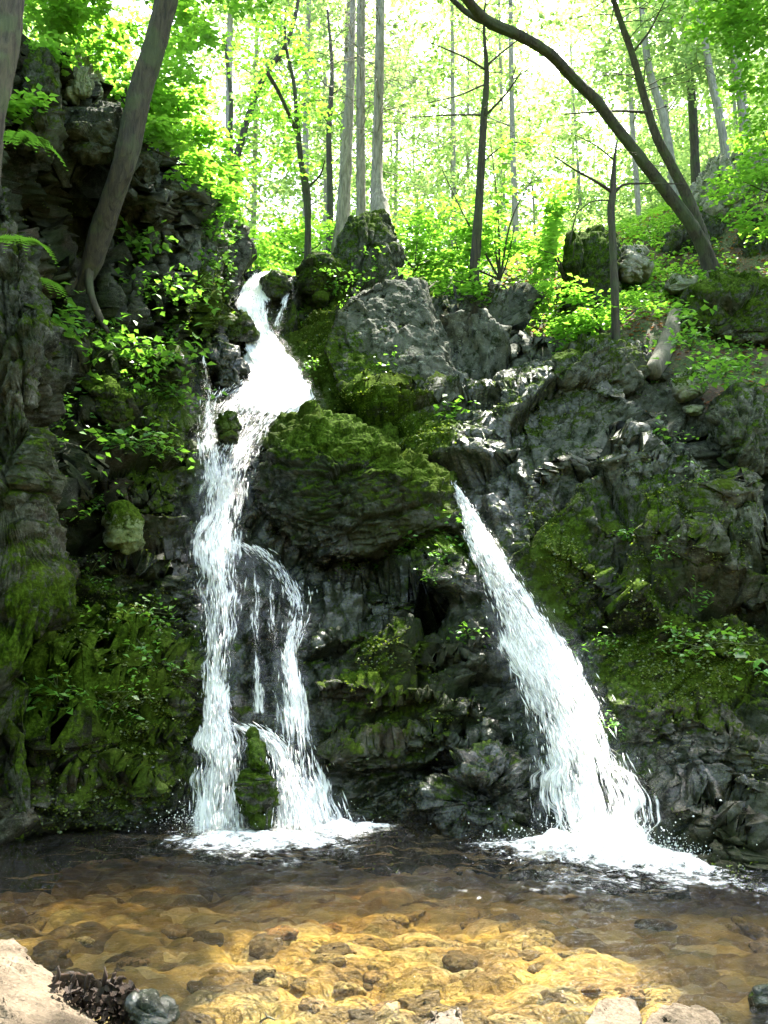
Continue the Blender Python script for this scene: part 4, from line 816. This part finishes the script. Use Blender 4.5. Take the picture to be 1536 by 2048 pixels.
for k, (lab, pts) in enumerate([('hazy pale trunk seen through the gap between the leaning pair and the arching trunk', [(1352, 390, 20, .11), (1330, 250, 20, .10), (1295, 120, 20.2, .09), (1280, -40, 20.5, .07)]),
        ('straight grey trunk on the hillside, first from the right edge', [(1490, 290, 21, .10), (1478, 180, 21, .09), (1458, 60, 21.2, .085), (1440, -60, 21.5, .06)]),
        ('straight grey trunk on the hillside, leaning left, second from the right edge', [(1452, 320, 20, .11), (1440, 240, 20, .10), (1412, 100, 20.3, .09), (1385, -60, 20.6, .07)]),
        ('upright dark trunk on the hillside between leaning pale ones', [(1390, 320, 23, .13), (1384, 200, 23, .12), (1370, 50, 23.3, .11), (1362, -60, 23.6, .09)]),
        ('faint pale trunk rising behind the left cliff top', [(460, 330, 25, .12), (458, 200, 25, .11), (460, 60, 25.5, .10), (462, -60, 26, .08)])]):
    top = px_path(pts)[-1, :3]
    tree('hillside_tree', lab, 'tree', pts, M_BARK_FARHAZE if k != 3 else M_BARK, dict(centers=[top + [0, 0, .3], top + [.9, .3, -1.6], top + [-1.2, -.2, -2.4]], radii=[(1.8, 1.6, 1.2)] * 3, n=90, per=20, sr=.5, size=.17), M_LEAF_FAR, seed=30 + k)
# unseen big trees added off to the right so their crowns shade the pool
for k, (x, y, lab) in enumerate([(8.6, 12.5, 'broad added tree outside the photo on the right whose crown shades the pool'), (9.5, 17.0, 'tall added shade tree outside the photo high on the right hillside')]):
    z = float(ground_z(np.array(x), np.array(y)))
    tree('shade_tree', lab, 'tree', [(x, y, z - .3, .3), (x - .2, y, z + 3, .24), (x - .8, y - .2, z + 6, .15)], M_BARK, dict(centers=[(5.6, 11.6, 13.6), (7.4, 12.2, 15), (6.4, 14, 15.6)] if k == 0 else [(4, 16.5, 17.5), (6.6, 16.8, 17.5), (2.2, 17.2, 18)], radii=[(2.2, 2.1, 1.2)] * 3, n=210, per=24, sr=.55, size=.2), seed=40 + k, world=True)

# understory and cliff-top shrubs
def shrub(label, base, centers, radii, n, per, sr, size, seed, mat=None, name='shrub'):
    rng = np.random.default_rng(seed); b = np.asarray(base, float)
    e = empty(name, b, label, 'shrub')
    st = []
    for c in centers:
        c = np.asarray(c, float); mid = (b * .5 + c * .5) + rng.normal(0, .12, 3); st.append(tube(smooth_path(np.hstack([[b, mid, c], [[.022], [.014], [.006]]]), .1), 5, 0))
    V, T = join(st); obj('stem', V, T, M_BARKD, e)
    V, T, ti = crown_arrays(centers, radii, n, per, sr, size, rng, .72); obj('crown', V, T, mat or M_LEAF, e, attrs={'tint': ti}, smooth=False)
shrub('lime green maple understory glowing behind the slender dark sapling', P(1000, 560, 13.2), [P(880, 330, 13.6), P(940, 420, 13.4), P(1010, 350, 13.3), P(1080, 330, 13.5), P(1030, 450, 13.0), P(910, 480, 13.2), P(980, 270, 13.8)], [(.95, .75, .5)] * 7, 340, 24, .34, .125, 51)
shrub('leafy bush catching the sun to the left of the broken sapling', P(1130, 560, 12.8), [P(1110, 440, 12.7), P(1160, 400, 12.9), P(1150, 480, 12.5), P(1080, 500, 12.5)], [(.55, .5, .35)] * 4, 190, 24, .26, .12, 52)
shrub('low leafy bush filling the shaded hollow beneath the understory', P(1030, 610, 12.5), [P(980, 570, 12.4), P(1050, 560, 12.4), P(1110, 590, 12.2), P(900, 560, 12.6)], [(.5, .4, .25)] * 4, 90, 22, .22, .10, 53)
shrub('sunlit weeds around the foot of the broken sapling', P(1210, 670, 11.3), [P(1190, 640, 11.4), P(1270, 620, 11.8), P(1150, 660, 11.5), P(1250, 590, 12.3)], [(.42, .35, .22)] * 4, 90, 22, .18, .085, 54)
shrub('pale lime shrub hanging over the middle of the left cliff top', P(330, 330, 10.4), [P(350, 250, 10.3), P(400, 300, 10.8), P(340, 180, 10.2), P(420, 380, 11)], [(.5, .5, .35)] * 4, 110, 22, .22, .105, 55)
shrub('bright leafy bush where the left cliff drops to the brook', P(440, 440, 12), [P(450, 380, 12.2), P(480, 440, 12.6), P(410, 330, 12), P(520, 480, 13.6)], [(.5, .5, .4)] * 4, 90, 22, .22, .11, 56)
shrub('broad leafed shrub in front of the cliff top beside the leaning trunk', P(290, 290, 9.4), [P(310, 255, 9.2), P(335, 275, 9.4), P(370, 330, 9.8)], [(.26, .25, .16)] * 3, 32, 18, .16, .11, 57)
shrub('yellow green bush at the top of the left cliff beside the tan crag', P(250, 215, 9.8), [P(230, 150, 9.8), P(290, 140, 10), P(270, 200, 9.8)], [(.5, .5, .28)] * 3, 60, 22, .22, .095, 58)
shrub('overhanging leafy branch at the right edge over the crag', P(1600, 420, 13), [P(1510, 330, 12.8), P(1480, 360, 12.6), P(1530, 440, 12.4), P(1520, 250, 13.2)], [(.5, .5, .2)] * 4, 80, 22, .24, .10, 59)
shrub('drooping leafy branch crossing in the top right corner', P(1600, 40, 13), [P(1500, 60, 13), P(1540, 150, 13), P(1440, 20, 13.4), P(1530, 0, 13)], [(.7, .6, .3)] * 4, 100, 22, .3, .12, 60)
shrub('green bush at the end of the brook beneath the bent tree', P(560, 520, 16.5), [P(540, 480, 17), P(580, 490, 16.8), P(520, 510, 16), P(640, 470, 17.5)], [(.7, .6, .4)] * 4, 90, 22, .26, .12, 61)
shrub('low green plants between the outcrop and the maple understory', P(830, 540, 13.2), [P(820, 500, 13.4), P(860, 520, 13), P(840, 450, 14)], [(.5, .4, .3)] * 3, 70, 22, .2, .10, 62)

# forest further back: four kinds, copied
def copy_tree(e, loc, rz, s, label, group):
    c = e.copy(); COL.objects.link(c); c.location = loc; c.rotation_euler = (0, 0, rz); c.scale = (s,) * 3; c['label'] = label; c['group'] = group
    for ch in e.children:
        d = ch.copy(); COL.objects.link(d); d.parent = c
    return c
rng = np.random.default_rng(77); protos = []
spots = [(-2.4, 31), (.6, 37), (2.6, 31), (5.2, 36), (-4, 40), (8, 43), (.5, 46), (3.5, 48), (-1.2, 26), (4.2, 26)]
def clear(x, y, z):
    for c, r in LIT[:2] + [l for l in LIT if l[0][1] < 5]:
        t0, t1 = (z + 1.5 - c[2]) / S[2], (z + 24 - c[2]) / S[2]
        t = np.clip(((x - c[0]) * S[0] + (y - c[1]) * S[1]) / (S[0] ** 2 + S[1] ** 2), t0, t1)
        if t > 0 and math.hypot(c[0] + t * S[0] - x, c[1] + t * S[1] - y) < 2.2 + r: return False
    return True
while len(spots) < 56:
    y = 19 + 38 * rng.uniform(0, 1) ** .8; x = rng.uniform(-.55, .6) * y
    if not clear(x, y, float(ground_z(np.array(x), np.array(y)))): continue
    if all((x - a) ** 2 + (y - b) ** 2 > 6 for a, b in spots): spots.append((x, y))
LABF = 'tall leafy forest tree standing far beyond the falls'
for k in range(4):
    H = 21 + k; e = empty('forest_tree', (0, 0, 0), LABF, 'tree', 'trees of the forest beyond the falls')
    pth = smooth_path([(0, 0, -.5, .16), (.1, 0, 3, .12), (-.15 + .1 * k, .1, 9, .10), (.2, 0, H - 2, .05)], .4)
    V, T = join([tube(pth, 9, .1, k)] + twigs(pth, 12, .3, .95, 2.6, rng, -.1, .03, 3, .5)); obj('trunk', V, T, M_BARK_FARHAZE, e)
    cs = [(rng.normal(0, 1.6), rng.normal(0, 1.6), h) for h in np.linspace(3.5, H, 12)]
    V, T, ti = crown_arrays(cs, [(2.1, 2.1, .9)] * 12, 250, 22, .6, .22, rng, .6, shade=False); obj('crown', V, T, M_LEAF_FAR, e, attrs={'tint': ti}, smooth=False)
    protos.append(e)
for k, (x, y) in enumerate(spots):
    z = float(ground_z(np.array(x), np.array(y))); loc = (x, y, z); rz = rng.uniform(0, 6.28); s = rng.uniform(.8, 1.15)
    if k < 4: protos[k].location = loc; protos[k].rotation_euler = (0, 0, rz)
    else: copy_tree(protos[k % 4], loc, rz, s, LABF, 'trees of the forest beyond the falls')
# the wood closes behind the pool's near bank as well
k = 0
for x, y in ((-4.6, -1.6), (4.6, -1.6), (.3, -4.2)):  # three close trees added so their crowns dim the open sky overhead
    copy_tree(protos[k % 4], (x, y, .3), 2.1 * x, .72, 'tall leafy forest tree on the near bank outside the photo', 'trees on the near bank'); k += 1
while k < 24:
    y = rng.uniform(-20, 6); x = rng.uniform(-17, 17)
    if abs(x) < 5 and y > -4 or (x > -9 and x < 8 and y > 1): continue
    copy_tree(protos[k % 4], (x, y, .4 + .1 * max(0, abs(x) - 5)), rng.uniform(0, 6.28), rng.uniform(.6, .8), 'tall leafy forest tree on the near bank outside the photo', 'trees on the near bank'); k += 1
# far wood as one mass
p = np.stack([rng.uniform(-40, 44, 30000), rng.uniform(45, 75, 30000), np.zeros(30000)], 1); p[:, 2] = ground_z(p[:, 0], p[:, 1]) + rng.uniform(.5, 16, 30000) * rng.uniform(.3, 1, 30000)
p = (p[:, None] + rng.normal(0, .6, (30000, 9, 3))).reshape(-1, 3)
V, T, ti = leaf_mesh(p, .4 * rng.uniform(.6, 1.3, len(p)), rng, .5); tag(obj('far_foliage', V, T, M_LEAF_FAR, attrs={'tint': ti}, smooth=False), kind='stuff')

# ------------------------------------------------------------------ fallen log, root, driftwood
V, T = join([tube(smooth_path(px_path([(1352, 632, 11.6, .12), (1340, 670, 11.2, .125), (1322, 715, 10.8, .12), (1305, 745, 10.5, .11)]), .08), 14, .12, 3)])
tag(obj('fallen_log', V, T, M_LOG, base=P(1322, 715, 10.8)), 'bare grey brown log lying across the little side gully', 'log')
V, T = join([tube(smooth_path(px_path([(88, 795, 7.55, .016), (78, 830, 7.5, .026), (82, 880, 7.5, .03), (72, 930, 7.4, .028), (55, 975, 7.2, .02)]), .04), 7, .2, 4), tube(smooth_path(px_path([(80, 850, 7.5, .018), (84, 810, 7.45, .014), (74, 800, 7.4, .01)]), .04), 6, .2, 5)])
tag(obj('dead_root', V, T, M_LOG, base=P(72, 930, 7.4)), 'twisted grey root hanging against the rock pillar', 'root')
V, T = join([tube(smooth_path(px_path([(105, 1965, 3.62, .02), (150, 1972, 3.62, .04), (200, 1988, 3.6, .05), (260, 2000, 3.57, .045), (300, 2035, 3.45, .04)]), .012), 26, .9, 6, True)] + [tube(smooth_path(px_path([(x, 1965 + 8 * (k % 3), 3.52, .012), (x + 6, 1950 + 6 * (k % 2), 3.5, .009), (x + 4 + 7 * (k % 3), 1932 + 13 * (k % 3), 3.5, .002)]), .02), 6, .5, k) for k, x in enumerate((112, 140, 172, 205, 222, 235))])
rg = np.random.default_rng(8); pc = P(rg.uniform(110, 262, 420), rg.uniform(1958, 2060, 420), rg.uniform(3.42, 3.6, 420)); Lv, Lt, _ = leaf_mesh(pc, .026 * rg.uniform(.4, 2.0, 420), rg, .45, droop=.6)
T = np.concatenate([T, Lt + len(V)]); V = np.concatenate([V, Lv])
tag(obj('driftwood', V, T, M_WETLOG, base=P(200, 1990, 3.55)), 'rotten splintered dark red brown wood wedged behind the tan corner boulder', 'driftwood')
mass('boulder', 'shiny black wet stone beside the rotten wood in the bottom left', 'boulder', [(255, 2010), (275, 1985), (310, 1980), (345, 2005), (362, 2040), (340, 2080), (270, 2080)], 3.45, .25, .1, wet=1, lichen_lit=0, moss=.0, big=.02, small=.02, seed=75, n=90, m=60)
V, T = join([tube(smooth_path(px_path([(520, 2044, 3.6, .004), (536, 2034, 3.58, .005), (550, 2040, 3.56, .003)]), .02), 5, 0), tube(px_path([(534, 2036, 3.58, .004), (531, 2026, 3.58, .002)]), 5, 0)])
tag(obj('twig', V, T, M_LOG, base=P(536, 2036, 3.58)), 'small pale forked twig in the shallows at the bottom edge', 'twig')

# ------------------------------------------------------------------ herbs and ferns on the ledges
def surf(px, py):
    a = (GLX - px) ** 2 + (GLY - py) ** 2; b = (GMX - px) ** 2 + (GMY - py) ** 2
    ia, ib = a.argmin(), b.argmin()
    A, B = GL.reshape(-1, 3)[ia], GM.reshape(-1, 3)[ib]
    ok = []
    if a.flat[ia] < 400: ok.append(A)
    if b.flat[ib] < 400: ok.append(B)
    return min(ok, key=lambda v: v[1]) if ok else A
def herb(label, px, py, r, n, size, seed, Y=None, group=None):
    rng = np.random.default_rng(seed)
    b = P(px, py, Y) if Y else surf(px, py) + np.array([0, -.04, -.02])
    e = empty('herb', b, label, 'plant', group)
    tips = b + np.stack([rng.normal(0, r, n), -np.abs(rng.normal(0, r * .55, n)) - .03, np.abs(rng.normal(0, r * .75, n)) * rng.choice([1, 1, -.5], n)], 1)
    st = [tube(np.hstack([[b, (b + c) / 2 + [0, -.02, .03], c], [[.004], [.003], [.0015]]]), 4, 0) for c in tips[::2]]
    V, T = join(st); obj('stem', V, T, M_STEM, e)
    k = 4; pts = (tips[:, None] + rng.normal(0, size * .55, (n, k, 3))).reshape(-1, 3)
    V, T, ti = leaf_mesh(pts, size * rng.uniform(.55, 1.3, len(pts)), rng, .6, droop=.4); obj('foliage', V, T, M_HERB, e, attrs={'tint': ti}, smooth=False)
HERBS = [(120, 705, .22, 22, .12, 'broad leaved plant on the ledge right of the pillar top'), (150, 745, .2, 16, .11, 'leafy clump just below the broad leaved plant by the pillar'), (200, 690, .25, 20, .1, 'shaded plants at the foot of the tree roots'), (235, 720, .2, 18, .11, 'leafy plant midway along the left ledge'), (275, 745, .22, 20, .1, 'plant spilling over the ledge towards the upper fall'), (320, 735, .2, 20, .1, 'dense green plant close to the thin side stream'), (345, 790, .2, 18, .09, 'small leafed plant on the corner above the left drop'), (295, 580, .2, 18, .1, 'green plant high on the left cliff face below the shrub'), (350, 600, .25, 24, .1, 'bushy plant on the cliff left of the upper cascade'), (390, 600, .2, 18, .09, 'plant at the edge beside the upper cascade'), (295, 490, .18, 18, .12, 'single bright tuft on the cliff right of the leaning trunk base'), (215, 810, .16, 14, .09, 'plant in front of the angular slab'), (145, 950, .15, 12, .09, 'pale leafed plant beside the hanging root'), (170, 1010, .2, 16, .08, 'low plants above the moss capped stone'), (120, 620, .12, 8, .13, 'whitish leafed plant under the tree roots'), (95, 1335, .1, 8, .07, 'tiny plant on the lower left wall'), (180, 1390, .2, 26, .06, 'bright tuft of grassy moss on the lower left ledge'), (160, 1240, .12, 10, .07, 'small plant on the mossy left slope'), (430, 480, .25, 24, .09, 'green growth hanging on the cliff corner above the brook'), (440, 530, .2, 18, .08, 'lower growth on the cliff corner beside the brook lip'),
         (885, 1075, .16, 26, .07, 'leafy sprigs under the big boulder beside the chute'), (820, 1115, .14, 20, .06, 'small sprigs left of the ones by the chute'), (750, 760, .16, 20, .07, 'yellow green plant in the cleft below the pointed slab'), (905, 825, .14, 14, .09, 'plant at the lower tip of the pointed slab'), (930, 1270, .1, 14, .05, 'tiny yellow green plant right of the dark wall'), (1330, 875, .14, 12, .07, 'plant in the crack below the upper right ledge'), (1360, 1230, .1, 10, .06, 'lone sprig on the right slab'), (1400, 1290, .22, 24, .06, 'green tuft on the mossy lower right slab'), (1490, 1340, .09, 3, .12, 'single maple seedling at the right edge of the slab'), (1385, 1190, .1, 8, .06, 'small upright sprout in the middle of the right slab')]
for k, (px, py, r, n, s, lab) in enumerate(HERBS): herb(lab, px, py, r, n, s, 200 + k)
for k, (px, py, Y, r, n, s, lab) in enumerate([(1380, 700, 10.4, .3, 26, .09, 'leafy spray beside the fallen log'), (1450, 750, 9.6, .22, 18, .12, 'upright bright plant above the craggy boulder'), (1510, 745, 9.4, .2, 12, .1, 'drooping leaves at the right edge above the craggy boulder'), (1375, 625, 11, .12, 8, .13, 'seedling in front of the large mossy boulder'), (1400, 775, 10, .2, 18, .08, 'strappy plant between flat stone and craggy boulder'), (670, 570, 12.2, .2, 24, .07, 'green sprigs around the dark rock by the lip'), (750, 560, 12.6, .3, 34, .07, 'small leafy cover on the outcrop foot')]):
    herb(lab, px, py, r, n, s, 300 + k, Y)
rng = np.random.default_rng(64)
for k in range(46):
    if k % 2 and k < 30: continue
    if k < 30: px, py = rng.uniform(85, 385), rng.uniform(570, 1010)
    elif k < 38: px, py = rng.uniform(300, 480), rng.uniform(330, 600)
    else: px, py = rng.uniform(85, 370), rng.uniform(1150, 1500)
    herb('small leafy plant rooted in the dark left cliff', px, py, rng.uniform(.1, .2), int(rng.uniform(10, 22)), rng.uniform(.05, .10), 400 + k, None, 'small plants on the left cliff')
for k in range(26):
    px, py = [(rng.uniform(600, 900), rng.uniform(600, 800)), (rng.uniform(640, 930), rng.uniform(1060, 1180)), (rng.uniform(1080, 1500), rng.uniform(900, 1450))][k % 3]
    herb('tiny green sprig growing in a crack of the rock', px, py, rng.uniform(.05, .12), int(rng.uniform(8, 18)), rng.uniform(.03, .055), 500 + k, None, 'tiny sprigs on the rocks')
def fern(label, px, py, Y, L, n, seed):
    rng = np.random.default_rng(seed); b = P(px, py, Y); e = empty('fern', b, label, 'fern'); Vs, Ts, o = [], [], 0; ti = []
    for k in range(n):
        az = rng.uniform(-2.9, .2); d = np.array([math.cos(az), math.sin(az) * .7 - .2, 0]); s = np.linspace(0, 1, 16)
        c = b + d * L * s[:, None] + np.array([0, 0, 1.0]) * (L * (.55 * s - 1.15 * s * s))[:, None]; sd = np.cross(d, [0, 0, 1.0]); sd /= np.linalg.norm(sd)
        for i in range(1, 16):
            w = L * .24 * math.sin(math.pi * min(1, s[i] * .85 + .12)) 
            for sg in (-1, 1):
                a = c[i]; t = a + sg * sd * w + d * w * .35; u = d * L * .028
                Vs.append([a - u, t, a + u]); Ts.append([o, o + 1, o + 2]); o += 3; ti += [.4 + .3 * rng.random()] * 3
    obj('foliage', np.array(Vs).reshape(-1, 3), np.array(Ts), M_HERB, e, attrs={'tint': np.array(ti)}, smooth=False)
fern('fern arching from the cliff at the left edge below the leafy corner', 45, 290, 6.9, .42, 9, 1)
fern('dark fern growing on the rock pillar', 40, 490, 6.1, .32, 8, 2)
fern('lower fern beside the tree roots on the pillar', 75, 570, 7.0, .32, 7, 3)

# ------------------------------------------------------------------ tiny growth: moss sprigs, ground cover, dead leaves
rng = np.random.default_rng(91); pts = []
for G, A, X_, Y_ in ((GM, GMA, GMX, GMY), (GL, GLA, GLX, GLY)):
    n = np.abs(grid_normals(G)[..., 2]).ravel(); g = fbm(G.reshape(-1, 3) * 2.2, 3, 6)
    w = np.clip(A['moss'].ravel() * 1.0 + .5 * n - .55 + .9 * g, 0, 1) * (1 - wmask(X_, Y_).ravel())
    i = rng.choice(len(w), 26000, p=w / w.sum()); pts.append(G.reshape(-1, 3)[i] + rng.normal(0, .012, (26000, 3)))
p = np.concatenate(pts); V, T, ti = leaf_mesh(p, .022 * rng.uniform(.5, 1.6, len(p)), rng, .35); tag(obj('moss_undergrowth', V, T, M_MOSSLEAF, attrs={'tint': ti}, smooth=False), kind='stuff')
n = 60000; x = rng.uniform(-7, 11, n); y = rng.uniform(11.5, 24, n); g = fbm(np.stack([x, y, 0 * x], -1) * .6, 3, 4); k = g > -.22; p = np.stack([x, y, ground_z(x, y) + rng.uniform(0, .18, n)], 1)[k]
V, T, ti = leaf_mesh(p, .09 * rng.uniform(.5, 1.4, len(p)), rng, .6); tag(obj('ground_cover_leaves', V, T, M_LEAF, attrs={'tint': ti}, smooth=False), kind='stuff')
n = 24000; x = rng.uniform(2.6, 9, n); y = rng.uniform(10.5, 18, n); g = fbm(np.stack([x, y, 0 * x], -1) * 1.1, 4, 14); k = g > .02; p = np.stack([x, y, ground_z(x, y) + rng.uniform(0, .22, n)], 1)[k]
V, T, ti = leaf_mesh(p, .075 * rng.uniform(.5, 1.4, len(p)), rng, .6); tag(obj('bank_undergrowth', V, T, M_HERB, attrs={'tint': ti}, smooth=False), kind='stuff')
n = 14000; x = rng.uniform(2, 9, n); y = rng.uniform(10, 18, n); p = np.stack([x, y, ground_z(x, y) + .01], 1)
V, T, ti = leaf_mesh(p, .07 * rng.uniform(.5, 1.3, n), rng, .8); tag(obj('dead_leaves', V, T, M_DEAD, attrs={'tint': ti}, smooth=False), kind='stuff')
